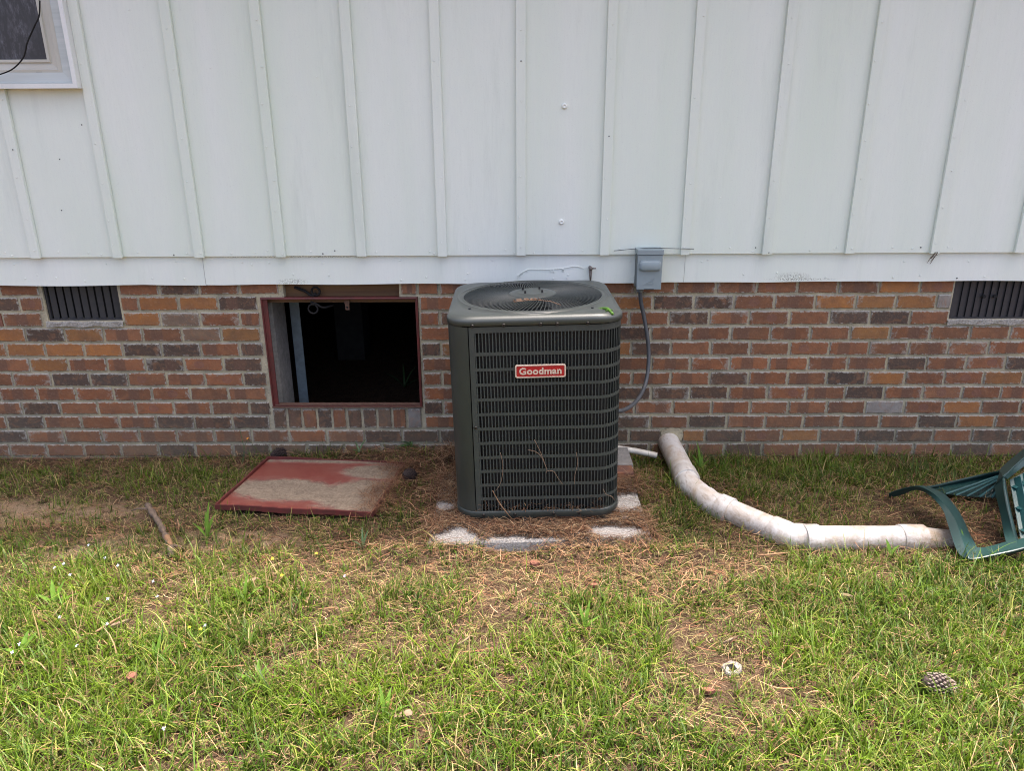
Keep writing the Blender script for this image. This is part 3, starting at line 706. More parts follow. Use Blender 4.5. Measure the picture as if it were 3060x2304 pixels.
cbo = cb.build("coiled_cable", MT['rub'], smooth=True); tag(cbo, "black cable coiled at the top of the crawl space opening", "cable")
wc = MB(); wc.tube(spline([(-2.0867,-0.1000,2.2287), (-2.0993,-0.1050,2.1689), (-2.1241,-0.1100,2.1285), (-2.1713,-0.1100,2.0617), (-2.1882,-0.1100,2.0252), (-2.2047,-0.1100,1.9980), (-2.2402,-0.1100,1.9666), (-2.2831,-0.1100,1.9434), (-2.3554,-0.1100,1.9243), (-2.4627,-0.0900,1.9136)], 6), .0032, 6)
o = wc.build("window_cable", MT['rub'], smooth=True); tag(o, "thin black cable hanging in a curve across the window", "cable")
wr = MB(); wr.tube(spline([(0.4627,-0.0600,1.1248), (0.5627,-0.0620,1.1344), (0.6395,-0.0850,1.1417), (0.7467,-0.0660,1.1360), (0.8522,-0.0585,1.1321)], 6), .0019, 5)
o = wr.build("loose_wire", MT['boxdark'], smooth=True); tag(o, "thin grey wire lying on top of the grey electrical box", "wire")
vn = MB(); f7 = lambda x, y: (-0.0824,-0.0220,1.0697)
vp = [(-0.0155,-0.0230,0.9611), (-0.0049,-0.0230,0.9897), (0.0068,-0.0230,1.0047), (0.0234,-0.0230,1.0164), (0.0516,-0.0230,1.0288), (0.0881,-0.0230,1.0287), (0.1644,-0.0230,1.0292), (0.2207,-0.0230,1.0340), (0.2818,-0.0230,1.0430), (0.3218,-0.0230,1.0329)]
vn.tube(spline(vp, 5), .0014, 5)
for k in range(10):
    q = vp[rb.randrange(2, 9)]; dx = rb.uniform(-.012, .012); vn.tube([(q[0] + dx, q[1], q[2]), (q[0] + dx + rb.uniform(-.005, .008), q[1], q[2] - rb.uniform(.008, .02))], .0013, 4)
o = vn.build("painted_vine", MT['fascia'], smooth=True); tag(o, "dead vine stem painted white along the board above the cooling unit", "vine")
sb = MB(); p = (0.3542,-0.0300,1.0365); sb.tube([(p[0], -.02, p[2]), (p[0], -.055, p[2])], .009, 10); sb.tube([(p[0], -.045, p[2] + .008), (p[0], -.045, p[2] - .022), (p[0] + .002, -.035, p[2] - .065)], [.007, .008, .004], 8); sb.tube([(p[0], -.048, p[2]), (p[0] + .026, -.05, p[2] + .001)], .004, 6)
o = sb.build("painted_valve", MT['white'], smooth=True); tag(o, "small white painted valve on the board beside the grey box", "valve")
tw = MB()
for k in range(9):
    a = (2.0184,-0.0400,1.1032); tw.tube([(a[0] + rb.uniform(-.008, .02), -.055, a[2] + rb.uniform(-.01, .01)), (a[0] + rb.uniform(-.022, .0), -.045, a[2] - rb.uniform(.02, .055))], .0011, 4)
o = tw.build("twig_nest", MT['bark']); tag(o, "tiny bundle of twigs stuck under the batten near the right vent", "twigs")

# electrical box
bx0, bx1 = (0.5730,-0.1180,1.0514)[0], (0.6922,-0.1180,1.0510)[0]; bzt, bzb = 1.138, .945
ebox = thing("electrical_box", "grey metal electrical disconnect box on the wall right of the cooling unit", "electrical box", ((bx0 + bx1) / 2, -.035, bzb))
b = MB(); b.box((bx0 + .002, -.104, bzb + .003), (bx1 - .002, -.022, bzt - .004)); b.build("housing", MT['boxdark'], ebox, bevel=.002)
b = MB(); b.box((bx0, -.118, bzb), (bx1, -.105, bzt - .026)); cv = b.build("cover", MT['box'], ebox, bevel=.002)
b = MB(); b.box((bx0 - .003, -.122, bzt - .024), (bx1 + .003, -.024, bzt)); b.build("top_cap", MT['box'], ebox, bevel=.002)
hx, hz = (bx0 + bx1) / 2, (0.6333,-0.1200,1.0613)[2]
b = MB(); prf = [(.053, .026, .016, -.117), (.0515, .0245, .016, -.124), (.049, .022, .015, -.131), (.044, .017, .012, -.1345)]
def rrect(hw, hh, r, y, n=5):
    pts = []
    for q, (sx_, sz_) in enumerate(((1, 1), (-1, 1), (-1, -1), (1, -1))):
        for k in range(n + 1):
            a = math.pi / 2 * (q + k / n); pts.append((hx + sx_ * (hw - r) + r * math.cos(a), y, hz + sz_ * (hh - r) + r * math.sin(a)))
    return pts
b.loops([rrect(*p) for p in prf], cap1=True); b.build("raised_handle", MT['box'], ebox, smooth=True)
b = MB(); e = lambda x, y: (bx0 + (bx1 - bx0) * (x - 1905) / 74., -.1185, bzb + (866 - y) / 121. * (bzt - bzb))
b.tube(spline([e(1925, 849), e(1932, 846), e(1938, 843), e(1946, 841), e(1953, 843), e(1956, 849), e(1950, 851), e(1935, 851), e(1925, 849)], 4), .0011, 5)
b.tube(spline([e(1946, 840), e(1950, 836), e(1955, 838), e(1958, 834), e(1953, 833)], 4), .0011, 5)
for k in range(4): b.box((e(1935 + 4.5 * k, 848)[0], -.1195, e(0, 849)[2]), (e(1937.4 + 4.5 * k, 848)[0], -.1178, e(0, 845)[2]))
b.build("embossed_emblem", MT['box'], ebox)
b = MB(); b.box((e(1928, 866)[0], -.1195, bzb - .001), (e(1957, 866)[0], -.110, bzb + .003)); b.build("hasp_slot", MT['dark'], ebox)
cyx = (0.6015,-0.0600,0.9213)[0]
b = MB(); b.tube([(cyx, -.062, bzb + .004), (cyx, -.062, bzb - .022)], [.0165, .0165], 12); b.build("conduit_fitting", MT['boxdark'], ebox)
cd = MB(); pth = spline([(cyx, -.062, bzb - .018), (0.6069,-0.0620,0.8745), (0.6263,-0.0600,0.7973), (0.6481,-0.0750,0.6886), (0.6561,-0.0900,0.6052), (0.6511,-0.1200,0.5297), (0.6299,-0.1700,0.4631), (0.5800,-0.2600,0.4212), (0.5202,-0.3400,0.4095), (0.4672,-0.4000,0.4189), (0.4092,-0.4200,0.4283)], 12)
rad = [.0098 + .0006 * (k % 2) for k in range(len(pth))]; cd.tube(pth, rad, 12)
o = cd.build("flexible_conduit", MT['conduit'], smooth=True); tag(o, "grey flexible conduit curving from the wall box to the cooling unit", "conduit")

# ------------------------------------------------------------------ outdoor cooling unit
ACX, ACY, ACZ = .078, -.515, .112
ac = thing("air_conditioner", "dark green outdoor air conditioner with louvered sides standing on a concrete pad", "air conditioner",
           (ACX, ACY, ACZ), rot=(0, R_(-1.15), R_(.8)))
HW, CR, BH = .350, .105, .848            # half width, corner radius, height up to the lid seam
def rsq(half, r, n=10, m=8):
    """rounded square, counter-clockwise seen from above, starting mid front (-Y side) going to +X"""
    pts = []
    s = half - r
    for q in range(4):
        a0 = -math.pi / 2 + q * math.pi / 2
        cx_, cy_ = [(s, -s), (s, s), (-s, s), (-s, -s)][q]
        for k in range(n + 1):
            a = a0 + (math.pi / 2) * k / n; pts.append((cx_ + r * math.cos(a), cy_ + r * math.sin(a), a))
    return pts
def path_pt(half, r, s):
    """point and outward angle at arc length s from mid front, going towards +X"""
    st = half - r; arc_ = math.pi / 2 * r; tot = 4 * (2 * st + arc_); s = s % tot
    if s <= st: return (s, -half, -math.pi / 2)
    s -= st
    for q in range(4):
        a0 = -math.pi / 2 + q * math.pi / 2; cx_, cy_ = [(st, -st), (st, st), (-st, st), (-st, -st)][q]
        if s <= arc_:
            a = a0 + s / r; return (cx_ + r * math.cos(a), cy_ + r * math.sin(a), a)
        s -= arc_; a = a0 + math.pi / 2
        if s <= 2 * st or q == 3:
            x, y = cx_ + r * math.cos(a), cy_ + r * math.sin(a); return (x - math.sin(a) * s, y + math.cos(a) * s, a)
        s -= 2 * st
TOT = 4 * (2 * (HW - CR) + math.pi / 2 * CR)
def band(b, s0, s1, z0, z1, off=0.0, th=.002, step=.02):
    n = max(2, int((s1 - s0) / step)); L = [[], [], [], []]
    for k in range(n + 1):
        x, y, a = path_pt(HW, CR, s0 + (s1 - s0) * k / n); c_, s_ = math.cos(a), math.sin(a)
        for i, (d, z) in enumerate(((off - th, z0), (off, z0), (off, z1), (off - th, z1))): L[i].append((x + c_ * d, y + s_ * d, z))
    L.append(L[0]); b.loops(L, closed=False)
# row edges (top, bottom) of the twelve louvre rows, from the base of the cabinet
tops = [.821 - .0] + [.727 - .0641 * k for k in range(11)]
bots = [.741] + [.675 - .0640 * k for k in range(11)]
rows = list(zip(tops, bots))
SEAM = -.265; LOUV = -.242
S0 = LOUV; S1 = TOT - .265 - .30          # louvres run from here round the right side and back
b = MB()
lv = [BH - .0025] + [z for r_ in rows for z in r_] + [.0]
for k in range(0, len(lv), 2): band(b, S0, S1, lv[k + 1] if k + 1 < len(lv) else .012, lv[k])
band(b, SEAM + .0015, S0, .018, BH - .0025)
lp = b.build("louver_panel", MT['acrib'], ac, smooth=False, local=True)
b = MB(); s = S0 + .003; k = 0
while s < S1:
    x, y, a = path_pt(HW, CR, s); c_, s_ = math.cos(a), math.sin(a); tx_, ty_ = -s_, c_
    w2, dp = .0014, .007; sk = .0022
    zb, zt = bots[-1] - .002, tops[0] + .002
    P = [(-w2, -.0008), (w2, -.0008), (w2 + sk, -dp), (w2 + sk - .0015, -dp)]
    v = [(x + c_ * d + tx_ * t, y + s_ * d + ty_ * t, z) for z in (zb, zt) for t, d in P]
    b.add(v, [(0, 1, 5, 4), (1, 2, 6, 5), (2, 3, 7, 6), (3, 0, 4, 7)]); s += .01365; k += 1
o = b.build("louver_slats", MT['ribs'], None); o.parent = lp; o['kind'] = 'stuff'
# corner service panel at the left front
b = MB(); band(b, TOT - .265 - .30 + .002, TOT + SEAM - .0022, .018, BH - .0025, off=.0015)
cpn = b.build("corner_panel", MT['ac'], ac, smooth=True, local=True)
m_ = cpn.modifiers.new("es", 'EDGE_SPLIT'); m_.split_angle = R_(50)
# seam shadow gap backing, coil inside
b = MB()
Lr = []
for (h_, r_, z) in ((HW - .045, CR - .03, .02), (HW - .045, CR - .03, BH - .02)): Lr.append([(x, y, z) for x, y, a in rsq(h_, r_)])
b.loops(Lr); coil_m, nt, bs = new_mat("coil_fins")
v = coords(nt); wv = N(nt, "ShaderNodeTexWave", i_Scale=75.0); wv.wave_type = 'BANDS'; wv.bands_direction = 'Z'; nt.links.new(v, wv.inputs[0])
nt.links.new(mixc(nt, wv.outputs[1], (0.0015, 0.0015, 0.0015), (0.014, 0.0135, 0.013)), bs.inputs['Base Color']); bs.inputs['Roughness'].default_value = .6
b.build("coil", coil_m, ac, local=True)
# base pan
b = MB(); Lr = [[(x, y, z) for x, y, a in rsq(h_, r_)] for h_, r_, z in ((HW - .012, CR, -.0), (HW + .001, CR, .003), (HW + .0035, CR, .008), (HW + .0035, CR, .028), (HW + .001, CR, .032), (HW - .004, CR, .032))]
b.loops(Lr, cap0=True); b.build("base_pan", MT['ac'], ac, smooth=True, local=True)
for dx_, dy_ in ((-.25, -.25), (.25, -.25), (-.25, .25), (.25, .25)):
    b = MB(); b.box((dx_ - .03, dy_ - .03, -.030), (dx_ + .03, dy_ + .03, -.0005)); b.build("foot_pad", MT['rub'], ac, local=True)
# lid
def rr_at(half, r, th):
    c_, s_ = abs(math.cos(th)), abs(math.sin(th)); t = half / max(c_, s_)
    x, y = c_ * t, s_ * t; st = half - r
    if min(x, y) <= st: return t
    bq = (c_ + s_) * st; cq = 2 * st * st - r * r; return bq + math.sqrt(max(0, bq * bq - cq))
NA = 144; Lr = []
prof = [('s', HW - .002, CR, .0015), ('s', HW + .0045, CR, .0018), ('s', HW + .0045, CR, .020), ('s', HW + .003, CR, .025), ('s', HW - .003, CR - .002, .032), ('s', HW - .013, CR - .008, .038), ('s', HW - .022, CR - .012, .0405),
        ('b', .6, .0415), ('c', .3270, .0435), ('c', .3240, .0470), ('c', .3205, .0475), ('c', .3175, .0445), ('c', .3060, .0450), ('c', .3025, .0475), ('c', .2990, .0455), ('c', .2985, .020)]
for p in prof:
    l = []
    for k in range(NA):
        th = 2 * math.pi * k / NA
        if p[0] == 's': rr_ = rr_at(p[1], p[2], th); z = p[3]
        elif p[0] == 'b': rr_ = lerp(rr_at(HW - .022, CR - .012, th), .3275, p[1]); z = p[2]
        else: rr_ = p[1]; z = p[2]
        l.append((rr_ * math.cos(th), rr_ * math.sin(th), BH + z))
    Lr.append(l)
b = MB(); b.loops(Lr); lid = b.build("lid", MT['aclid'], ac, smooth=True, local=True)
# fan guard: swept wires
b = MB(); NG = 104
for k in range(NG):
    a0 = 2 * math.pi * k / NG; pts = []
    for j in range(6):
        t = j / 5; r_ = lerp(.100, .302, t); a = a0 + .30 * (1 - t) ** 1.2
        pts.append((r_ * math.cos(a), r_ * math.sin(a), BH + lerp(.052, .044, t) + .004 * math.sin(math.pi * t)))
    b.tube(pts, .0021, 4, caps=False)
for r_, z in ((.165, .0525), (.235, .050)): b.tube([(r_ * math.cos(2 * math.pi * k / 48), r_ * math.sin(2 * math.pi * k / 48), BH + z - .003) for k in range(49)], .0013, 4, caps=False)
o = b.build("fan_guard", MT['acrib'], ac, smooth=True, local=True); o['kind'] = 'stuff'
b = MB(); b.loops([[(r_ * math.cos(2 * math.pi * k / 40), r_ * math.sin(2 * math.pi * k / 40), BH + z) for k in range(40)] for r_, z in ((.104, .048), (.104, .053), (.098, .056), (.080, .0575), (.070, .062), (.0655, .063), (.060, .0625))], cap1=True)
hub = b.build("motor_cover", MT['aclid'], ac, smooth=True, local=True)
for k in range(4):
    a = R_(52 + 90 * k); b = MB(); x, y = .052 * math.cos(a), .052 * math.sin(a); b.tube([(x, y, BH + .062), (x, y, BH + .073)], .0042, 8); b.build("stud", MT['dark'], None).parent = hub
b = MB(); b.loops([[(r_ * math.cos(2 * math.pi * k / 48), r_ * math.sin(2 * math.pi * k / 48), BH + z) for k in range(48)] for r_, z in ((.2975, .038), (.2975, -.16), (.10, -.17))]); b.build("dark_liner", MT['dark'], ac, smooth=True, local=True)  # dark lining added so the fan opening reads as shaded inside
# fan blades under the guard
for k in range(3):
    b = MB(); a0 = R_(28 + 120 * k); top = []; bot = []
    for i in range(9):
        t = i / 8; r_ = lerp(.075, .285, t); hwid = lerp(.30, .50, math.sin(math.pi * min(1, t * 1.1) * .6))
        l = []
        for j in range(6):
            u = j / 5 - .5; a = a0 + u * 2 * hwid * .75 + .15 * t; l.append((r_ * math.cos(a), r_ * math.sin(a), BH - .035 + u * .075 * (1 - .3 * t)))
        top.append(l)
    b.loops(top, closed=False); b.build("fan_blade", MT['fan'], ac, smooth=True, local=True)
b = MB(); b.loops([[(r_ * math.cos(2 * math.pi * k / 24), r_ * math.sin(2 * math.pi * k / 24), BH + z) for k in range(24)] for r_, z in ((.085, -.20), (.085, -.02), (.06, .0))], cap0=True, cap1=True); b.build("motor", MT['dark'], ac, local=True)
# screws round lid and base
def screw_at(s, z, off=.0045):
    x, y, a = path_pt(HW, CR, s); c_, s_ = math.cos(a), math.sin(a); b = MB()
    b.tube([(x + c_ * off, y + s_ * off, z), (x + c_ * (off + .0035), y + s_ * (off + .0035), z)], [.0080, .0055], 8); b.build("screw", MT['screw'], ac, local=True)
for s_ in (-.248, -.125, .02 + .0, .085, .205, .5, TOT - .55): screw_at(s_, BH + .004)
for s_ in (-.235, -.10, .065, .175, .45): screw_at(s_, .017)
screw_at(SEAM + .012, .42, .001)
for x, y in ((-.19, .235), (.235, .19), (-.262, -.225), (.232, -.262)):
    b = MB(); b.tube([(x, y, BH + .042), (x, y, BH + .046)], .0055, 8); b.build("screw", MT['dark'], ac, local=True)
# badge with raised lettering
BX, BZ = .017, .660
def rrxz(cx_, cz_, hw, hh, r, y, n=5):
    pts = []
    for q, (sx_, sz_) in enumerate(((1, 1), (-1, 1), (-1, -1), (1, -1))):
        for k in range(n + 1):
            a = math.pi / 2 * (q + k / n); pts.append((cx_ + sx_ * (hw - r) + r * math.cos(a), y, cz_ + sz_ * (hh - r) + r * math.sin(a)))
    return pts
yb = -HW - .001
b = MB(); b.loops([rrxz(BX, BZ, .1015, .0275, .009, yb), rrxz(BX, BZ, .1015, .0275, .009, yb - .005), rrxz(BX, BZ, .0985, .0245, .0075, yb - .0058), rrxz(BX, BZ, .0965, .0225, .006, yb - .0058), rrxz(BX, BZ, .0960, .0220, .006, yb - .0045)])
bdg = b.build("badge", MT['cream'], ac, local=True)
b = MB(); b.loops([rrxz(BX, BZ, .0958, .0218, .006, yb - .0046), rrxz(BX, BZ, .0958, .0218, .006, yb - .003)], cap0=True); o = b.build("badge_face", MT['badge'], None); o.parent = bdg
tc_ = bpy.data.curves.new("lettering", 'FONT'); tc_.body = "Goodman"; tc_.size = .0375; tc_.extrude = .0012; tc_.offset = .0011; tc_.space_character = 1.06
tc_.align_x = 'CENTER'; tc_.align_y = 'CENTER'
_t = bpy.data.objects.new("lettering", tc_); COL.objects.link(_t); bpy.context.view_layer.update()
_me = bpy.data.meshes.new_from_object(_t.evaluated_get(bpy.context.evaluated_depsgraph_get())); bpy.data.objects.remove(_t)
_me.materials.clear(); _me.materials.append(MT['cream']); to = bpy.data.objects.new("lettering", _me); COL.objects.link(to); to.parent = bdg
to.location = (BX, yb - .0055, BZ - .0005); to.rotation_euler = (R_(90), 0, 0); to.scale = (1.08, 1.0, 1)

# ------------------------------------------------------------------ pad and blocks under the unit
pad = MB(); PZ = .084
def pad_edge(z, d):
    pts = []
    cs = [(-.375, -1.035), (.550, -.985), (.550, -.36), (-.375, -.36)]
    for k in range(4):
        a, b_ = cs[k], cs[(k + 1) % 4]
        for j in range(12):
            t = j / 12; pts.append((lerp(a[0], b_[0], t) + rb.uniform(-.003, .003) - d * (1 if a[0] > 0 else -1) * .3, lerp(a[1], b_[1], t) + rb.uniform(-.003, .003) + (d if lerp(a[1], b_[1], t) < -.7 else -d), z + rb.uniform(-.001, .001)))
    return pts
pad.loops([pad_edge(-.05, 0), pad_edge(PZ - .008, 0), pad_edge(PZ, .006)], cap1=True)
o = pad.build("concrete_pad", MT['concrete']); tag(o, "square grey concrete pad under the cooling unit, half buried in pine needles", "concrete pad")
p = (0.5190,-0.4000,0.0770); q0 = p[0]
b = MB(); b.box((.35, -.432, .050), (.556, -.345, .112)); o = b.build("loose_brick", MT['paver'], bevel=.004); o.color = (.3, .12, .05, .9); tag(o, "orange brown brick lying flat at the right side of the cooling unit", "brick")
b = MB(); b.box((.30, -.342, .04), (.566, -.13, .114)); o = b.build("grey_block", MT['block'], bevel=.004); tag(o, "grey concrete block behind the brick at the right side of the cooling unit", "block")

# ------------------------------------------------------------------ white drain pipe
pipe = thing("drain_pipe", "large dirty white plastic drain pipe running from the wall to the green chair", "pipe", (.98, -.9, .05))
c0 = (.895, .03, .128); c1 = (.893, -.02, .118)
K = [c0, (.897, -.06, .112), (0.8339,-0.4500,0.0439), (.872, -.63, .078), (.945, -.80, .070), (1.0190,-0.9150,0.0682), (1.115, -.945, .068), (1.215, -.968, .066), (1.60, -.955, .066), (1.93, -.93, .052)]
K[2] = (.842, -.47, .088); K[5] = (1.035, -.900, .070)
path = [K[0], K[1], K[2]]
RP = .055
def seg(name, pts, r, n=22, ends=True): b = MB(); b.tube(pts, r, n); o = b.build(name, MT['pvc'], pipe, smooth=True); o.modifiers.new("es", 'EDGE_SPLIT').split_angle = R_(40); return o
def along(a, b_, t): return tuple(lerp(a[i], b_[i], t) for i in range(3))
def unit(a, b_): v = Vector(b_) - Vector(a); return v.normalized()
def bell(name, c_, d, L, r): 
    d = Vector(d); c_ = Vector(c_); pts = [c_ - d * L / 2, c_ - d * (L / 2 - .003), c_ + d * (L / 2 - .003), c_ + d * L / 2]; return seg(name, pts, [r - .002, r, r, r - .002])
A, B_, Cc, D_, E_, F_ = Vector((.806, .03, .084)), Vector((.808, -.455, .086)), Vector((.872, -.680, .078)), Vector((1.105, -.925, .068)), Vector((1.215, -.968, .066)), Vector((1.80, -.935, .046))
seg("pipe_length", [A, lerp(A, B_, .5), B_], RP + .002)
d1 = unit(A, B_); seg("socket_end", [B_ - d1 * .07, B_ - d1 * .066, B_ + d1 * .012], [RP + .004, RP + .0065, RP + .0065])
el = spline([B_ - d1 * .02, B_ + d1 * .05, B_ + d1 * .085 + Vector((.006, 0, 0)), Cc], 6)
seg("elbow", el, RP - .0015)
d2 = unit(Cc, D_); 
seg("elbow", spline([Vector(el[-1]) - Vector((0, -.04, 0)) * 0 - unit(el[-4], el[-1]) * .05, Cc, Cc + d2 * .045], 6), RP + .003)
bell("coupling", Cc + d2 * .070, d2, .062, RP + .0075)
seg("pipe_length", [Cc + d2 * .03, D_], RP)
bell("coupling", D_ - d2 * .005, d2, .075, RP + .0065)
seg("elbow", spline([D_, D_ + d2 * .045, lerp(D_, E_, .62), E_], 6), RP + .0015)
d3 = unit(E_, F_); bell("coupling", E_ + d3 * .0, d3, .065, RP + .0065)
seg("pipe_length", [E_, lerp(E_, F_, .5), F_ - d3 * .12], RP)
bell("coupling", F_ - d3 * .155, d3, .105, RP + .0065)
seg("pipe_length", [F_ - d3 * .15, F_ + Vector((.02, 0, -.02))], RP)
b = MB(); b.tube([(0.4982,-0.1163,0.1050), (0.6094,-0.1370,0.0950), (0.7180,-0.1412,0.0720)], .0155, 14)
o = b.build("small_white_pipe", MT['pvc_clean'], smooth=True); o.modifiers.new("es", 'EDGE_SPLIT').split_angle = R_(40); tag(o, "thin white pipe sticking out from behind the right side of the cooling unit", "pipe")

# ------------------------------------------------------------------ red access door on the ground
dTL, dTR, dBR, dBL = [Vector(p) for p in ((-1.3139,-0.1361,0.0620), (-0.6069,-0.2518,0.0750), (-0.6220,-0.7767,0.0850), (-1.3706,-0.7339,0.0920))]
xd = ((dTR - dTL) + (dBR - dBL)).normalized(); yd = ((dTL - dBL) + (dTR - dBR)); yd = (yd - xd * yd.dot(xd)).normalized(); zd = xd.cross(yd)
DW = ((dTR - dTL).length + (dBR - dBL).length) / 2; DH = ((dTL - dBL).length + (dTR - dBR).length) / 2
dc = (dTL + dTR + dBR + dBL) / 4
door = thing("access_door", "red metal crawl space door lying flat on the grass, half covered in dry sand", "door", tuple(dc))
door.matrix_basis = Matrix.Translation(dc) @ Matrix((xd, yd, zd)).transposed().to_4x4()
b = MB(); hw_, hh_ = DW / 2, DH / 2; n_ = 14
gxs = np.linspace(-hw_ + .006, hw_ - .006, n_); gys = np.linspace(-hh_ + .006, hh_ - .006, n_)
L_ = [[(x, y, .004 * math.sin(x * 5 + y * 3) + .004 * math.sin(y * 9 - 1) * (1 - (2 * x / DW) ** 2) - .002) for x in gxs] for y in gys]
b.loops(L_, closed=False); b.box((-hw_ + .006, -hh_ + .006, -.016), (hw_ - .006, hh_ - .006, -.010)); b.build("panel", MT['red'], door, smooth=False, local=True)
for nm, (x0, y0, x1, y1, zt, zb) in dict(a=(-hw_, -hh_, hw_, -hh_ + .009, .004, -.020), b=(-hw_, hh_ - .009, hw_, hh_, .009, -.018), c=(-hw_, -hh_ + .009, -hw_ + .009, hh_ - .009, .008, -.020), d=(hw_ - .009, -hh_ + .009, hw_, hh_ - .009, .006, -.020)).items():
    b = MB(); n_ = 10
    for k in range(n_):
        t0, t1 = k / n_, (k + 1) / n_
        xa, xb_ = (lerp(x0, x1, t0), lerp(x0, x1, t1)) if (x1 - x0) > (y1 - y0) else (x0, x1)
        ya, yb_ = (y0, y1) if (x1 - x0) > (y1 - y0) else (lerp(y0, y1, t0), lerp(y0, y1, t1))
        w0 = .003 * math.sin(k * 1.1); b.box((xa, ya, zb + w0), (xb_, yb_, zt + w0 * .6))
    b.build("folded_rim", MT['frame'], door, local=True)

# ------------------------------------------------------------------ green plastic chair tipped over at the right
chair = thing("plastic_chair", "dark green plastic garden chair lying tipped over at the right edge", "chair", (1.95, -.8, .03))
def U_prof(w_, h_, t=.004): return [(-w_ / 2, 0), (-w_ / 2, h_), (-w_ / 2 + t, h_), (-w_ / 2 + t, t), (w_ / 2 - t, t), (w_ / 2 - t, h_), (w_ / 2, h_), (w_ / 2, 0)]
def ch(name, pts, wdt, hgt, up, mat='chair', prof=None, n=7, sm=True):
    b = MB(); b.sweep(spline(pts, n) if n else pts, prof or U_prof(wdt, hgt), up); o = b.build(name, MT[mat], chair, smooth=sm)
    o.modifiers.new("es", 'EDGE_SPLIT').split_angle = R_(35); return o
# strip surfaces: arm as two flanges meeting in a ridge
def ribbon(name, A1, A2, A3, t=.004, mat='chair', n=7):
    """angle section: outer edge A1, ridge A2, inner edge A3 (world points), given thickness"""
    a, m, c_ = spline(A1, n), spline(A2, n), spline(A3, n); b = MB()
    def lp(u, v, w_): return [tuple(u), tuple(v), tuple(w_)]
    k = len(a)
    for U_, V_ in ((a, m), (m, c_)):
        T0, T1, B0, B1 = [], [], [], []
        for i in range(k):
            u, v = Vector(U_[i]), Vector(V_[i]); i2 = min(i + 1, k - 1); i1 = max(i - 1, 0)
            tt = (Vector(U_[i2]) - Vector(U_[i1])); nn = tt.cross(v - u); nn = nn.normalized() if nn.length > 1e-9 else Vector((0, 0, 1))
            T0.append(u); T1.append(v); B0.append(u - nn * t); B1.append(v - nn * t)
        b.loops([T0, T1, B1, B0, T0], closed=False)
    o = b.build(name, MT[mat], chair, smooth=True); o.modifiers.new("es", 'EDGE_SPLIT').split_angle = R_(35); return o
zx = lambda x, y, Y: None
ribbon("arm",
  [(1.7288,-0.5700,0.0521), (1.7503,-0.6200,0.0868), (1.7632,-0.6900,0.1483), (1.7679,-0.7400,0.1722), (1.7676,-0.8200,0.1876), (1.7657,-0.9200,0.1790), (1.7535,-1.0000,0.1457), (1.7410,-1.1100,0.0913), (1.7707,-1.1450,0.0737)],
  [(1.7174,-0.5800,0.0747), (1.7309,-0.6200,0.1125), (1.7539,-0.7000,0.1733), (1.7603,-0.7500,0.1953), (1.7737,-0.8300,0.2040), (1.7831,-0.9100,0.1893), (1.7820,-0.9900,0.1679), (1.7695,-1.0800,0.1264), (1.7632,-1.1500,0.0844)],
  [(1.7242,-0.5700,0.0713), (1.7477,-0.6000,0.1057), (1.7800,-0.6600,0.1548), (1.8129,-0.7000,0.1749), (1.8606,-0.7600,0.1678), (1.8742,-0.8300,0.1463), (1.8709,-0.9100,0.1230), (1.8562,-0.9900,0.1010), (1.8413,-1.0700,0.0883)])
ribbon("front_leg",
  [(1.7710,-1.1450,0.0722), (1.8067,-1.1450,0.0768), (1.8814,-1.1450,0.0949), (1.9536,-1.1400,0.1069), (2.0381,-1.1400,0.1370), (2.2181,-1.1400,0.1964)],
  [(1.7632,-1.1500,0.0844), (1.8017,-1.1500,0.0875), (1.8758,-1.1500,0.1071), (1.9435,-1.1500,0.1251), (2.0275,-1.1500,0.1549), (2.2065,-1.1500,0.2139)],
  [(1.8413,-1.0700,0.0883), (1.8680,-1.0700,0.0883), (1.9123,-1.0700,0.1006), (1.9507,-1.0700,0.1144), (2.0316,-1.0700,0.1343), (2.2440,-1.0700,0.1888)])
ribbon("seat_rail",
  [(2.0576,-0.7800,0.2135), (2.0299,-0.8500,0.1920), (2.0058,-0.9300,0.1562), (1.9805,-1.0000,0.1256), (1.9473,-1.0750,0.1159)],
  [(2.0749,-0.8000,0.2650), (2.0370,-0.8800,0.2391), (2.0151,-0.9600,0.1883), (1.9957,-1.0400,0.1411), (1.9546,-1.1400,0.1205)],
  [(2.1394,-0.7200,0.2257), (2.1120,-0.7900,0.1928), (2.0910,-0.8700,0.1390), (2.0728,-0.9500,0.0887), (2.0316,-1.0500,0.0700)])
ribbon("back_leg",
  [(2.1516,-0.6600,0.2293), (2.1930,-0.6200,0.2335), (2.2673,-0.5600,0.2440), (2.3659,-0.5000,0.2760), (2.5380,-0.4200,0.3677)],
  [(2.0725,-0.8000,0.2697), (2.1175,-0.7600,0.2677), (2.1856,-0.7000,0.2729), (2.2961,-0.6200,0.2979), (2.4829,-0.5200,0.3782)],
  [(2.1034,-0.7800,0.2488), (2.1462,-0.7400,0.2452), (2.2189,-0.6900,0.2567), (2.3188,-0.6200,0.2764), (2.5097,-0.5200,0.3616)])
ribbon("knee",
  [(2.0579,-0.7800,0.2119), (2.0654,-0.7800,0.2248), (2.0824,-0.7600,0.2357), (2.1118,-0.7200,0.2387), (2.1516,-0.6600,0.2293)],
  [(2.0749,-0.8000,0.2650), (2.0757,-0.8000,0.2681), (2.0768,-0.8000,0.2697), (2.0779,-0.8000,0.2713), (2.0725,-0.8000,0.2697)],
  [(2.0970,-0.7800,0.2520), (2.0996,-0.7800,0.2535), (2.1007,-0.7800,0.2551), (2.1021,-0.7800,0.2551), (2.1034,-0.7800,0.2488)])
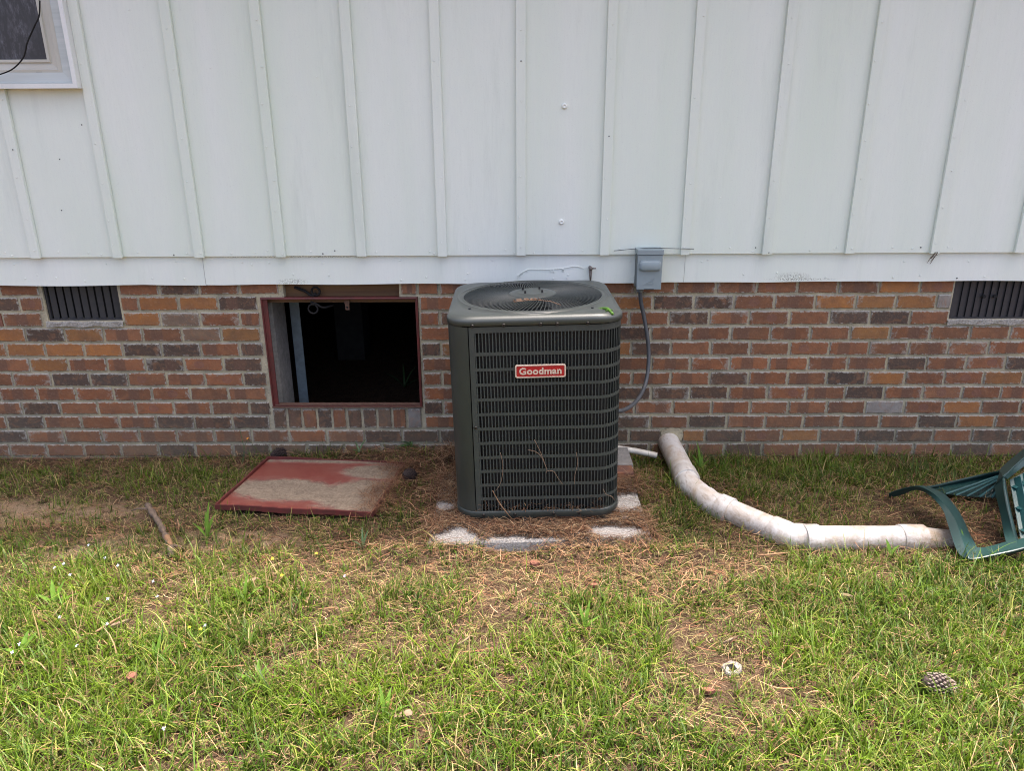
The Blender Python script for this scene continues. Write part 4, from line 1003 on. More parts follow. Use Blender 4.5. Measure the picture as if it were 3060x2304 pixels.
# seat underside with ribs, mostly beyond the frame
sa, sb_, sc2, sdd = [Vector(p) for p in ((2.1771,-0.7000,0.2027), (2.0781,-1.0000,0.0395), (2.4154,-1.0200,0.1295), (2.6232,-0.6000,0.3132))]
def seat_pt(u, t, d=0): return tuple(lerp(lerp(sa, sdd, u), lerp(sb_, sc2, u), t) + Vector((0, .03 * math.sin(math.pi * u) + d, 0)))
b = MB(); b.loops([[seat_pt(u, t) for t in np.linspace(0, 1, 9)] for u in np.linspace(0, 1, 9)], closed=False); b.loops([[seat_pt(u, t, .004) for t in np.linspace(0, 1, 9)] for u in np.linspace(0, 1, 9)], closed=False)
o = b.build("seat", MT['seatmat'], chair, smooth=True)
for t in (.10, .42, .74):
    b = MB(); q_ = [Vector(seat_pt(u, t, -.001)) for u in np.linspace(0, 1, 7)]; b.sweep(q_, [(-.0015, 0), (-.0015, .022), (.0015, .022), (.0015, 0)], (0, -1, 0)); b.build("rib", MT['seatmat'], chair)
for u in (.05, .16, .5):
    b = MB(); q_ = [Vector(seat_pt(u, t, -.001)) for t in np.linspace(0, 1, 7)]; b.sweep(q_, [(-.0015, 0), (-.0015, .030), (.0015, .030), (.0015, 0)], (0, -1, 0)); b.build("rib", MT['seatmat'], chair)
# backrest lying on the grass: top rail and fanned slats
ribbon("top_rail",
  [(1.9211,-0.5300,0.0751), (1.9746,-0.5200,0.0683), (2.0557,-0.5100,0.0842), (2.1681,-0.5200,0.1223), (2.2181,-0.5800,0.1723)],
  [(1.9069,-0.5400,0.0907), (1.9527,-0.5300,0.0909), (2.0425,-0.5200,0.1085), (2.1575,-0.5300,0.1463), (2.1970,-0.6000,0.2005)],
  [(1.9307,-0.5000,0.0722), (1.9767,-0.4900,0.0742), (2.0675,-0.4800,0.0921), (2.1840,-0.4900,0.1303), (2.2277,-0.5600,0.1847)])
b = MB(); tp = spline([(1.9504,-0.5050,0.0712), (2.0598,-0.5000,0.0915), (2.1759,-0.5050,0.1272), (2.2258,-0.5700,0.1793)], 5); bt = spline([(1.9696,-0.6000,0.0832), (2.0257,-0.6200,0.0850), (2.0974,-0.6400,0.0886), (2.1643,-0.6600,0.0956)], 5)
b.loops([tp, bt], closed=False); b.loops([[tuple(Vector(p) + Vector((0, .004, 0))) for p in q] for q in (tp, bt)], closed=False); b.build("backrest", MT['chair'], chair)
for (a_, c_) in (((1.9609,-0.6030,0.0882), (2.2179,-0.5750,0.1732)), ((2.0005,-0.6150,0.0876), (2.2155,-0.5820,0.1715)), ((2.0438,-0.6250,0.0876), (2.2116,-0.5900,0.1670)), ((2.0922,-0.6400,0.0920), (2.2026,-0.6050,0.1591)), ((2.1370,-0.6550,0.0964), (2.1908,-0.6200,0.1428))):
    b = MB(); b.tube([Vector(a_) + Vector((0, -.012, .004)), Vector(c_) + Vector((0, -.012, .004))], .0045, 6); b.build("back_rib", MT['seatmat'], chair)
b = MB(); b.tube(spline([(2.0320,-0.9900,0.0206), (2.0423,-1.0000,-0.0114), (2.0733,-1.0000,-0.0403), (2.1399,-1.0000,-0.0596), (2.3154,-0.9800,-0.0691)], 6), [.030] * 25, 10); b.build("folded_leg", MT['chair'], chair, smooth=True)

# ------------------------------------------------------------------ debris and small finds
def G4(x, y): return None
def curve_thing(name, pts, r, mat, label, cat, group=None, n=6, sub=6):
    b = MB(); P = spline(pts, sub); k = len(P)
    rr_ = r if not hasattr(r, '__len__') else list(np.interp(np.linspace(0, 1, k), np.linspace(0, 1, len(r)), r))
    b.tube(P, rr_, n); o = b.build(name, MT[mat], smooth=True); return tag(o, label, cat, group)
# broken branch: bark with bare patches
br = thing("fallen_branch", "thick broken branch lying in the grass left of the red door", "branch", (-1.5469,-0.8843,0.0500))
bp = [(-1.6946,-0.6863,0.0750), (-1.6381,-0.7582,0.0750), (-1.5767,-0.8301,0.0650), (-1.5159,-0.9157,0.0650), (-1.4632,-0.9918,0.0650), (-1.4346,-1.0359,0.0600), (-1.4112,-1.0812,0.0550)]
P = spline(bp, 6); k = len(P); b = MB()
rs_ = [.0125 + .0025 * math.sin(i * 1.3) + .0015 * rb.uniform(-1, 1) for i in range(k)]; b.tube(P, rs_, 10); bo = b.build("bark", MT['bark'], br, smooth=True)
b = MB(); b.tube([Vector(p) + Vector((.004, -.002, .0035)) for p in P[20:29]], [.006, .0125, .0130, .0128, .012, .013, .0125, .012, .004], 8); b.build("bare_patch", MT['barewood'], br, smooth=True)
for i_, dx in ((3, -.05), (27, .04)):
    b = MB(); q = Vector(P[i_]); b.tube([q, q + Vector((dx, -.01, .004)), q + Vector((dx * 1.6, -.012, -.006))], [.006, .004, .002], 6); b.build("side_twig", MT['bark'], br)
# twig leaning on the cooling unit
curve_thing("leaning_twig", [(-0.1116,-0.8720,0.2422), (-0.0863,-0.8850,0.1953), (-0.0552,-0.9000,0.1558), (-0.0260,-0.8658,0.0950)], [.0016, .0022, .0024, .0016], 'barewood', "thin tan twig leaning against the lower front of the cooling unit", "twig")
NG_ = "pine needles caught on the front of the cooling unit"
for pts, lab in (([(-0.0773,-0.8725,0.4171), (-0.0680,-0.8725,0.3683), (-0.0699,-0.8725,0.3143), (-0.0802,-0.8725,0.2707), (-0.0989,-0.8725,0.2393)], "pine needle bent down the lower left louvres above the leaning twig"),
            ([(0.0640,-0.8725,0.4742), (0.0851,-0.8725,0.4290), (0.1050,-0.8725,0.3758), (0.1165,-0.8725,0.3374), (0.1125,-0.8725,0.3204)], "longest tan pine needle hooked on the middle of the louvres"),
            ([(0.0365,-0.8725,0.4291), (0.0685,-0.8725,0.4215), (0.0936,-0.8725,0.3971), (0.1136,-0.8725,0.3482)], "tan pine needle arching left of the longest one on the louvres"),
            ([(0.1179,-0.8725,0.3343), (0.1460,-0.8725,0.3296), (0.1647,-0.8725,0.2986), (0.1848,-0.8725,0.2706)], "pale needle curving right from the middle louvres"),
            ([(0.2377,-0.8725,0.4183), (0.2445,-0.8725,0.3680), (0.2345,-0.8725,0.3141), (0.2341,-0.8725,0.2705)], "long grey needle hanging down the right half of the louvres"),
            ([(0.3546,-0.8725,0.2486), (0.3696,-0.8725,0.2234), (0.3926,-0.8725,0.2139), (0.4046,-0.8725,0.1965)], "dark curled stem at the lower right corner of the louvres")):
    curve_thing("pine_needle", pts, [.0008, .0010, .0007], 'needle', lab, "pine needle", NG_, 5)
# dead twig and leaves on the fan guard
gl = ACZ + BH + .058
b = MB()
for k in range(26):
    t = k / 25; x = lerp(.006, .118, t) - .03; y = -.70 + .03 * t + rb.uniform(-.006, .006); a = rb.uniform(0, 6.28)
    b.add([(x, y, gl + rb.uniform(0, .008)), (x + .012 * math.cos(a), y + .012 * math.sin(a), gl + rb.uniform(0, .01)), (x + .006 * math.cos(a + 1), y + .006 * math.sin(a + 1), gl + .01)], [(0, 1, 2)])
b.tube([(-.02, -.705, gl), (.05, -.69, gl + .004), (.09, -.68, gl + .003)], .002, 5)
b.tube([(.06, -.675, gl + .002), (.13, -.70, gl + .001), (.17, -.75, gl - .004)], .0017, 5)
o = b.build("dry_twig", MT['dryleaf']); tag(o, "dry brown twig with shrivelled leaves lying on the fan guard", "twig")
# green lizard on the right corner of the lid
liz = thing("lizard", "small bright green lizard clinging to the right front corner of the lid", "lizard", (0.3398,-0.8000,1.0051))
lz = [(0.2797,-0.7600,0.9944), (0.2993,-0.7650,0.9990), (0.3228,-0.7720,1.0013), (0.3319,-0.7750,1.0013), (0.3422,-0.7900,1.0048), (0.3519,-0.8100,1.0074), (0.3595,-0.8250,1.0042), (0.3662,-0.8380,0.9978), (0.3726,-0.8420,0.9907)]
lz = [(p[0], p[1], p[2] + .004) for p in lz]
P = spline(lz, 5); k = len(P); rr_ = np.interp(np.linspace(0, 1, k), [0, .25, .40, .5, .62, .72, .8, .9, .96, 1], [.0008, .0022, .0045, .0062, .0070, .0062, .0046, .0066, .0048, .0018])
b = MB(); b.tube(P, list(rr_), 10)
for idx, (dx, dy) in ((16, (-.012, -.016)), (17, (.006, .022)), (28, (-.016, -.012)), (29, (.018, .010))):
    q = Vector(P[idx]); b.tube([q, q + Vector((dx * .6, dy * .6, .001)), q + Vector((dx, dy, -.006))], [.0028, .0020, .0014], 6)
b.build("body", MT['liz'], liz, smooth=True)
# pine cones
def cone(name, loc, L, Rr, rot, mats, label, n=120):
    t_ = thing(name, label, "pine cone", loc, "pine cones"); t_.rotation_euler = rot
    b = MB(); b.tube([(-L / 2, 0, 0), (-L * .3, 0, 0), (0, 0, 0), (L * .3, 0, 0), (L / 2, 0, 0)], [Rr * .4, Rr * .72, Rr * .8, Rr * .6, Rr * .15], 12); b.build("core", MT[mats[0]], t_, smooth=True, local=True)
    s1, s2 = MB(), MB()
    for k in range(n):
        u = (k + .5) / n; x = lerp(-L * .46, L * .47, u); r_ = Rr * (math.sin(math.pi * (.12 + .80 * u)) ** .7); a = k * 2.39996
        o_ = Vector((0, math.cos(a), math.sin(a))); tn = Vector((0, -math.sin(a), math.cos(a))); ax_ = Vector((1, 0, 0)); c_ = Vector((x, 0, 0)) + o_ * r_
        w_ = Rr * .27; f_ = ax_ * Rr * .30
        s1.add([c_ - o_ * Rr * .35 - tn * w_ - f_, c_ - o_ * Rr * .35 + tn * w_ - f_, c_ + tn * w_ + f_ * .4, c_ + o_ * Rr * .24 + f_, c_ - tn * w_ + f_ * .4], [(0, 1, 2, 3, 4)])
        c2 = c_ + o_ * Rr * rb.uniform(.16, .26) + f_ * .55
        s2.add([c2 - tn * w_ * .55, c2 - f_ * .55 + o_ * .001, c2 + tn * w_ * .55, c2 + f_ * .75 + o_ * Rr * .05, c2 + o_ * Rr * .10], [(0, 1, 4), (1, 2, 4), (2, 3, 4), (3, 0, 4)])
    o = s1.build("scales", MT[mats[0]], t_, local=True); o['kind'] = 'stuff'; o = s2.build("scale_tips", MT[mats[1]], t_, local=True); o['kind'] = 'stuff'
cone("pine_cone", (1.2812,-1.8374,0.0750), .088, .028, (R_(20), R_(8), R_(-14)), ('conescale', 'conetip'), "grey pine cone with pale scale tips lying in the lush grass lower right")
cone("pine_cone", (-1.2734,-0.1003,0.0650), .075, .027, (0, 0, R_(20)), ('conedark', 'conedark'), "dark brown pine cone between the brick wall and the red door")
cone("pine_cone", (-0.5389,-0.4030,0.0900), .07, .026, (0, R_(20), R_(50)), ('conedark', 'conedark'), "dark pine cone sunk in the needles between red door and cooling unit")
# broken white cap with a square hole
cap = thing("broken_cap", "broken whitish round piece with a dark square hole lying in the grass", "broken piece", (0.6840,-1.7387,0.0550))
b = MB(); cx_, cy_, cz_ = (0.6806,-1.7423,0.0580); n_ = 16; ro, ri = .029, .0115
def ringp(r_, z, sq=False):
    pts = []
    for k in range(n_):
        a = 2 * math.pi * k / n_ + .3; q = (r_ / max(abs(math.cos(a - .3)), abs(math.sin(a - .3)))) if sq else r_ * (1 + .16 * math.sin(2 * a + 1) + .08 * math.sin(5 * a)); pts.append((cx_ + q * math.cos(a), cy_ + q * math.sin(a) * 1.05, cz_ + z + .18 * (q * math.sin(a))))
    return pts
b.loops([ringp(ro, -.04), ringp(ro, -.004), ringp(ro * .9, .001), ringp(ro * .62, -.001), ringp(ri, .0, True), ringp(ri, -.025, True)]); b.build("rim", MT['white'], cap)
b = MB(); b.loops([ringp(ri * .99, -.024, True)][0:1] * 2, cap1=True); b.build("hole", MT['hole'], cap)
# chips, shards and sticks
def lump(name, loc, sx, sy, sz, yaw, mat, label, cat, group=None, tilt=8, seed=0):
    r = random.Random(seed); b = MB(); top = []; n_ = 8
    for k in range(n_):
        a = 6.283 * k / n_; q = r.uniform(.75, 1.1); top.append((sx / 2 * q * math.cos(a), sy / 2 * q * math.sin(a)))
    b.loops([[(x, y, -sz * .5) for x, y in top], [(x * .97, y * .97, sz * r.uniform(.25, .4)) for x, y in top], [(x * .55, y * .55, sz * r.uniform(.35, .55)) for x, y in top]], cap0=True, cap1=True)
    o = b.build(name, MT[mat], bevel=0); o.location = loc; o.rotation_euler = (R_(r.uniform(-tilt, tilt)), R_(r.uniform(-tilt, tilt)), R_(yaw)); return tag(o, label, cat, group)
lump("bark_chip", (-1.0225,-1.2708,0.0620), .075, .022, .012, 35, 'chip', "pale elongated bark chip lying right of a grass tuft, front of the red door", "bark chip", "bark chips", seed=1)
lump("bark_chip", (-0.8678,-1.6266,0.0580), .045, .017, .010, 60, 'chip', "small pale bark chip in the lawn nearer the camera, left half", "bark chip", "bark chips", seed=2)
lump("bark_chip", (-0.3407,-1.9539,0.0620), .070, .038, .012, 10, 'chip', "wide brown bark chip among green blades near the bottom centre", "bark chip", "bark chips", seed=3)
lump("bark_chip", (1.1967,-1.3713,0.0700), .055, .018, .012, -35, 'chip', "bark chip in the grass below the straight white pipe", "bark chip", "bark chips", seed=4)
lump("bark_chip", (-1.3940,-1.5540,0.0750), .10, .014, .012, 28, 'chip', "long thin bark strip in the lawn at far left", "bark chip", "bark chips", seed=5)
lump("bark_chip", (0.7067,-1.6210,0.0700), .07, .008, .008, 24, 'chip', "thin straw coloured splinter above the broken white piece", "bark chip", "bark chips", seed=15)
lump("brick_shard", (0.0608,-1.1418,0.0600), .048, .040, .014, 20, 'shard', "red brick shard in front of the concrete pad", "brick shard", "brick shards", seed=6)
lump("brick_shard", (0.2825,-1.2902,0.0600), .038, .030, .012, -10, 'shard', "small red brick shard in the dry grass right of centre", "brick shard", "brick shards", seed=7)
lump("brick_shard", (-1.2096,-1.8151,0.0800), .036, .045, .018, 15, 'shard', "pinkish shard half hidden in lush grass at lower left", "brick shard", "brick shards", seed=8)
lump("brick_shard", (0.5772,-1.8483,0.0600), .050, .026, .014, -12, 'shard', "flat red shard below the broken white piece", "brick shard", "brick shards", seed=9)
lump("brick_shard", (-0.5201,-1.8189,0.0620), .034, .026, .012, 30, 'shard', "little reddish shard in the lawn left of the bottom centre", "brick shard", "brick shards", seed=10)
lump("white_fragment", (0.4588,-0.8408,0.0940), .028, .022, .014, 0, 'white', "tiny white fragment on the needles by the unit's right front corner", "fragment", seed=11)
lump("white_fragment", (0.0231,-0.8466,0.0940), .030, .018, .010, 0, 'white', "small pale fragment just below the front edge of the unit", "fragment", seed=12)
curve_thing("dry_stick", [(0.9518,-1.1114,0.0750), (1.0116,-1.1095,0.0800), (1.0857,-1.0890,0.0750)], [.003, .004, .003], 'barewood', "short tan stick lying in grass below the white pipe", "stick", "dry sticks in the lawn")
curve_thing("dry_stick", [(0.0470,-1.4058,0.0600), (0.0830,-1.4188,0.0650), (0.1174,-1.4057,0.0600)], [.003, .0035, .002], 'bark', "grey stick lying level below the concrete pad", "stick", "dry sticks in the lawn")
curve_thing("dry_stick", [(-0.2052,-1.6568,0.0750), (-0.1820,-1.6385,0.0780), (-0.1679,-1.6156,0.0750)], [.0035, .004, .003], 'chip', "short pale stick slanting up in the lawn near the centre", "stick", "dry sticks in the lawn")
curve_thing("dry_stick", [(-1.4378,-1.6004,0.0800), (-1.4084,-1.5564,0.0850), (-1.3866,-1.5047,0.0800)], [.004, .0045, .003], 'barewood', "long tan stick slanting in the lawn at left", "stick", "dry sticks in the lawn")
lump("dead_leaf", (1.8372,-1.1244,0.0500), .05, .03, .006, 20, 'dryleaf', "brown dead leaf under the corner of the green chair", "leaf", seed=14)

# leafy weeds: each a plant of broad blades from one root
def leafy(name, loc, leaves, mat, label, group=None, cat="weed"):
    t_ = thing(name, label, cat, loc, group)
    for (yaw, elev, L, wdt) in leaves:
        b = MB(); a = R_(yaw); n_ = 7; l0, l1, l2 = [], [], []
        for k in range(n_):
            t = k / (n_ - 1); e_ = R_(elev) - t * R_(38); r_ = L * t * math.cos(R_(elev) - t * R_(20)); z = L * t * math.sin(R_(elev) - t * R_(20)); w_ = .58 * wdt * math.sin(math.pi * min(1, (t * .93 + .07)) ** .8) + .0008
            c_ = Vector((r_ * math.cos(a), r_ * math.sin(a), z)); sd_ = Vector((-math.sin(a), math.cos(a), 0)) * w_
            l0.append(c_ - sd_ + Vector((0, 0, w_ * .4))); l1.append(c_); l2.append(c_ + sd_ + Vector((0, 0, w_ * .4)))
        b.loops([l0, l1, l2], closed=False); o = b.build("leaf", MT[mat], t_, smooth=True, local=True)
    return t_
leafy("broadleaf_weed", (-0.5769,-0.0078,0.0700), [(165, 25, .15, .014), (150, 50, .17, .012), (120, 62, .15, .010), (185, 5, .12, .013), (250, -12, .10, .014), (105, 70, .12, .008), (205, 25, .09, .010)], 'leaf', "broad leaved weed against the brick wall left of the cooling unit", "weeds along the wall")
leafy("crawl_space_weed", (-.79, 1.15, 0), [(100, 60, .20, .012), (60, 60, .18, .010), (150, 45, .18, .010), (20, 40, .16, .010), (250, 50, .15, .010), (300, 55, .15, .010)], 'leaf', "dim green weed growing on the dirt inside the dark crawl space")
leafy("broadleaf_weed", (-0.8580,-0.0506,0.0500), [(120, 60, .07, .007), (60, 62, .08, .007), (170, 35, .05, .006), (20, 30, .05, .006)], 'leaf', "small dark weed behind the red door beside the wall", "weeds along the wall")
leafy("broadleaf_weed", (0.9299,-0.2268,0.0300), [(100, 80, .15, .009), (70, 70, .08, .010), (120, 60, .09, .009), (30, 55, .07, .009)], 'leaf2', "bright upright weed against the wall right of the drain pipe", "weeds along the wall")
leafy("broadleaf_weed", (-1.3301,-0.9228,0.0400), [(95, 78, .16, .010), (80, 66, .11, .011), (150, 50, .10, .009), (110, 70, .12, .009), (290, 20, .08, .008), (40, 45, .07, .008)], 'leaf2', "bright tall weed just left of the red door's near corner", "weeds in the lawn")
leafy("broadleaf_weed", (-1.6883,-1.4190,0.0500), [(75, 70, .10, .013), (120, 60, .11, .013), (160, 40, .10, .012), (30, 40, .09, .012), (200, 20, .08, .012)], 'leaf2', "broad pale green weed rosette at the far left", "weeds in the lawn")
leafy("broadleaf_weed", (-1.0088,-1.3874,0.0500), [(90, 70, .10, .010), (140, 45, .09, .009), (40, 45, .09, .009), (200, 20, .09, .008), (330, 15, .07, .008)], 'leaf2', "spiky bright weed in front of the pale bark chip", "weeds in the lawn")
leafy("broadleaf_weed", (-0.8107,-1.8353,0.0500), [(100, 60, .09, .012), (160, 45, .09, .012), (60, 70, .08, .011), (210, 30, .07, .010)], 'leaf2', "broad leaved green weed in the lower left lawn", "weeds in the lawn")
leafy("broadleaf_weed", (-0.3949,-1.9583,0.0500), [(80, 60, .09, .012), (110, 70, .10, .010), (20, 40, .08, .010)], 'leaf2', "broad leaved weed beside the wide brown bark chip", "weeds in the lawn")
leafy("broadleaf_weed", (-1.1719,-1.7299,0.0500), [(90, 75, .11, .009), (120, 55, .09, .010), (60, 55, .08, .009)], 'leaf2', "narrow upright weed right of the pinkish shard", "weeds in the lawn")
leafy("broadleaf_weed", (-1.6336,-1.6949,0.0600), [(100, 50, .09, .014), (60, 60, .08, .013), (170, 30, .08, .012)], 'leaf2', "round leaved weed at the very left edge of the lawn", "weeds in the lawn")
leafy("broadleaf_weed", (1.5001,-1.0683,0.0500), [(90, 60, .07, .012), (30, 50, .06, .010)], 'leaf2', "small round leaved weed below the right end of the white pipe", "weeds in the lawn")
leafy("broadleaf_weed", (1.7920,-1.0725,0.0450), [(88, 84, .11, .008), (60, 70, .06, .007)], 'leaf2', "single bright leaf standing in front of the chair's lower corner", "weeds in the lawn")
leafy("broadleaf_weed", (0.2278,-1.5393,0.0500), [(70, 72, .10, .010), (110, 65, .09, .009), (30, 45, .07, .009)], 'leaf2', "bright leafy weed below the small red shard, centre right", "weeds in the lawn")
leafy("broadleaf_weed", (-0.6448,-1.0190,0.0500), [(100, 78, .09, .006), (70, 70, .08, .006), (150, 40, .06, .006)], 'leaf', "slim green weed in front of the red door's right corner", "weeds in the lawn")
# wild flowers
FL = [(-1.7554,-1.0596,0.0900), (-1.7795,-1.1954,0.0900), (-1.7983,-1.2236,0.0900), (-1.6829,-1.3094,0.1150), (-1.6394,-1.1546,0.0900), (-1.5607,-1.2070,0.0900), (-1.3501,-1.3526,0.1150), (-1.4626,-1.4603,0.1150), (-1.3906,-1.6019,0.1150), (-1.4298,-1.7138,0.1150), (-1.5730,-1.5659,0.1150), (-1.6221,-1.7060,0.1150), (-1.6187,-1.7468,0.1150), (-1.2922,-1.4460,0.1150), (-1.0551,-1.6102,0.1150), (-0.9887,-2.0643,0.1150), (-0.6500,-1.3170,0.1150)]
PALE = ["pale lilac flower highest of all, where shade meets the left lawn", "pale lilac flower just above the pair at far left", "left flower of the pale pair at far left", "pale lilac flower just right of the pale pair at far left",
 "pale lilac flower straight below the highest one, left lawn", "pale lilac flower nearest below the broken branch", "pale lilac flower below the end of the broken branch", "pale lilac flower right of the long stick at left",
 "pale lilac flower beside the long tan stick at left", "pale lilac flower below the long tan stick at left", "pale lilac flower left of the long tan stick", "upper flower of the two by the round leaved weed at left edge",
 "lower flower of the two by the round leaved weed at left edge", "pale lilac flower left of the spiky weed by the bark chip", "pale lilac flower beside the two low yellow flowers", "pale lilac flower nearest the camera, lower left lawn", "single pale flower on the dry straw left of the pad"]
YEL = ["left yellow flower of the low pair right of the pinkish shard", "right yellow flower of the low pair beside a pale flower", "yellow flower on dry straw below the red door's middle", "yellow flower just below the near edge of the red door", "yellow flower nearest the slim weed below the red door"]
def flower(mat, loc, r_, label, group):
    t_ = thing("wild_flower", label, "flower", loc, group); b = MB()
    for k in range(5):
        a = 6.283 * k / 5 + rb.random(); b.add([(0, 0, 0), (r_ * .7 * math.cos(a - .4), r_ * .7 * math.sin(a - .4), .0015), (r_ * math.cos(a), r_ * math.sin(a), .001), (r_ * .7 * math.cos(a + .4), r_ * .7 * math.sin(a + .4), .0015)], [(0, 1, 2, 3)])
    b.build("petals", MT[mat], t_, local=True); b = MB(); b.tube([(0, 0, 0), (.004, .003, -.04), (.003, .008, -.085)], .0009, 4); b.build("stem", MT['leaf2'], t_, local=True)
    t_.rotation_euler = (R_(rb.uniform(15, 45)), R_(rb.uniform(-20, 20)), rb.uniform(-.3, .3))
for q, lb in zip(FL, PALE): flower('petal', q, .0062, lb, "pale lilac flowers in the left lawn")
for q, lb in zip(((-1.1247,-1.5813,0.0850), (-1.0828,-1.5883,0.0850), (-0.9033,-1.2674,0.0850), (-0.9756,-1.1509,0.0850), (-0.8113,-1.1140,0.0850)), YEL): flower('petaly', q, .0075, lb, "yellow flowers in the lawn")
flower('petalo', (-1.4166,-0.1300,0.1645), .0085, "single orange flower on a tall stem against the bricks behind the red door", None)
st = MB(); q = (-1.4166,-0.1300,0.1645); st.tube(spline([q, (q[0] - .02, -.13, .12), (q[0] - .045, -.14, .02)], 5), .0012, 4); st.tube(spline([(-1.4508,-0.1300,0.2136), ((-1.4508,-0.1300,0.2136)[0] + .01, -.135, .1), (q[0] - .04, -.14, .02)], 5), .0015, 4)
o = st.build("flower_stem", MT['leaf']); tag(o, "thin tall green stems rising before the bricks behind the red door", "stem")

# ------------------------------------------------------------------ grass, straw and pine needles
def strands(name, root, yaw, L, e0, e1, wid, col, seg, mat, label=None, cat=None, curl=None, flat=False):
    """ribbons: root (N,3), heading, length, starting and ending elevation, width, colour (N,3)"""
    n = len(L); t = np.linspace(0, 1, seg + 1); pos = np.array(root, float); V_ = np.zeros((n, seg + 1, 2, 3), np.float32)
    cr = np.zeros(n) if curl is None else curl
    for s_ in range(seg + 1):
        e_ = e0 + (e1 - e0) * t[s_]; a = yaw + cr * t[s_]
        wv = wid * (1 - t[s_] ** 2 * .85) * (.55 + .45 * min(1, t[s_] * 4)) if not flat else wid * (1 - .5 * t[s_])
        sd_ = np.stack([-np.sin(a), np.cos(a), np.zeros(n)], -1) * wv[:, None] * .5
        V_[:, s_, 0] = pos - sd_; V_[:, s_, 1] = pos + sd_
        st_ = L / seg; pos = pos + np.stack([np.cos(a) * np.cos(e_), np.sin(a) * np.cos(e_), np.sin(e_)], -1) * st_[:, None]
    nv = n * (seg + 1) * 2; me = bpy.data.meshes.new(name); me.vertices.add(nv); me.vertices.foreach_set("co", V_.reshape(-1))
    base = (np.arange(n) * (seg + 1) * 2)[:, None] + (np.arange(seg) * 2)[None]; base = base.reshape(-1)
    q = np.stack([base, base + 1, base + 3, base + 2], -1)
    me.loops.add(q.size); me.loops.foreach_set("vertex_index", q.ravel().astype(np.int32)); me.polygons.add(len(q)); me.polygons.foreach_set("loop_start", (np.arange(len(q)) * 4).astype(np.int32))
    me.update(calc_edges=True); ca = me.color_attributes.new("Col", 'FLOAT_COLOR', 'POINT')
    cc = np.ones((n, seg + 1, 2, 4), np.float32); cc[..., :3] = col[:, None, None, :]
    cc[..., :3] *= (.80 + .35 * t)[None, :, None, None]
    ca.data.foreach_set("color", cc.reshape(-1)); me.shade_smooth(); me.materials.append(mat)
    o = bpy.data.objects.new(name, me); COL.objects.link(o); return tag(o, label, cat, kind='stuff')
def XL(y): return -(1.46 + (y + 2.15) * .66) - .75
def XR(y): return (1.42 + (y + 2.15) * .64) + .75
def cand(n, y0=-2.75, y1=-.01):
    y = RNG.uniform(y0, y1, n); x = RNG.uniform(-3.6, 3.5, n); k = (x > XL(y)) & (x < XR(y)); return x[k], y[k]
def blob(x, y, bx_, by_, wx_, wy_): return np.exp(-(((x - bx_) / wx_) ** 2 + ((y - by_) / wy_) ** 2))
def inrect(x, y, a, b_, c_, d): return (x > a) & (x < b_) & (y > c_) & (y < d)
PIPE = [(.806, 0), (.808, -.455), (.872, -.68), (1.105, -.925), (1.215, -.968), (1.97, -.93)]
def near_pipe(x, y, d):
    r = np.zeros(len(x), bool)
    for (ax_, ay_), (bx2, by2) in zip(PIPE[:-1], PIPE[1:]):
        ux, uy = bx2 - ax_, by2 - ay_; t = np.clip(((x - ax_) * ux + (y - ay_) * uy) / (ux * ux + uy * uy), 0, 1); r |= ((x - ax_ - t * ux) ** 2 + (y - ay_ - t * uy) ** 2) < d * d
    return r
def in_door(x, y, m_=0.0):
    px = (x - dc[0]) * xd[0] + (y - dc[1]) * xd[1]; py = (x - dc[0]) * yd[0] + (y - dc[1]) * yd[1]; return (np.abs(px) < hw_ + m_) & (np.abs(py) < hh_ + m_)
def d_green(x, y):
    g = .44 + .54 * sstep(-1.18, -1.55, y + .24 * field(x, y, 3.1, 2))
    g = g + .55 * sstep(-1.00, -1.25, y) * sstep(-.7, -1.2, x) + .75 * sstep(-1.02, -1.22, y) * sstep(.85, 1.15, x)
    g = g + .55 * blob(x, y, 1.35, -.25, .95, .34) + .35 * blob(x, y, 1.9, -.03, 1.2, .05) + .5 * blob(x, y, .98, -.45, .16, .2) + .35 * blob(x, y, -1.62, -.28, .22, .22) + .3 * blob(x, y, -1.2, -.02, .25, .08)
    g = g - .45 * (y > -1.1) * blob(x, y, 1.85, -.85, .3, .35) - .75 * blob(x, y, .62, -1.80, .11, .33) - .30 * blob(x, y, -.35, -.3, .35, .3) - .3 * blob(x, y, -2.3, -.70, .6, .12) - .35 * blob(x, y, .1, -1.25, .8, .16)
    g = g + .25 * blob(x, y, .75, -.85, .15, .25)
    g = g * (1 - .50 * sstep(.18, .62, field(x, y, 3.4, 2) + .35 * field(x, y, 9, 1)))
    g = g * (1 + .80 * field(x, y, 6.0, 1)) + .20 * field(x, y, 14, 3)
    g = g * sstep(.0, -.06, y); return np.clip(g, 0.02, 1.25)
# green tufts
def shade_tone(x, y): return 1.0
x, y = cand(68000); k = RNG.random(len(x)) < d_green(x, y) / 1.25
x, y = x[k], y[k]
k = ~(inrect(x, y, -.35, .53, -1.04, -.10) | near_pipe(x, y, .052) | in_door(x, y, .0) | (y > -.012)); x, y = x[k], y[k]
nb_ = RNG.integers(3, 7, len(x)); idx = np.repeat(np.arange(len(x)), nb_); n = len(idx)
lush = np.clip(d_green(x, y), 0, 1)[idx]
rx = x[idx] + RNG.normal(0, .007, n); ry = y[idx] + RNG.normal(0, .007, n); rz = gz(rx, ry) - .004
yaw = RNG.uniform(0, 6.283, n); yt = RNG.uniform(0, 6.283, len(x))[idx]; yaw = np.where(RNG.random(n) < .35, yt + RNG.normal(0, .5, n), yaw)
L = RNG.gamma(4, .0110, n) * (.58 + .62 * lush) + .014; L = np.clip(L, .015, .17)
e0 = RNG.normal(1.15, .25, n); e1 = e0 - RNG.gamma(2.2, .48, n)
wd = RNG.uniform(.0018, .0048, n) * (.75 + .45 * lush)
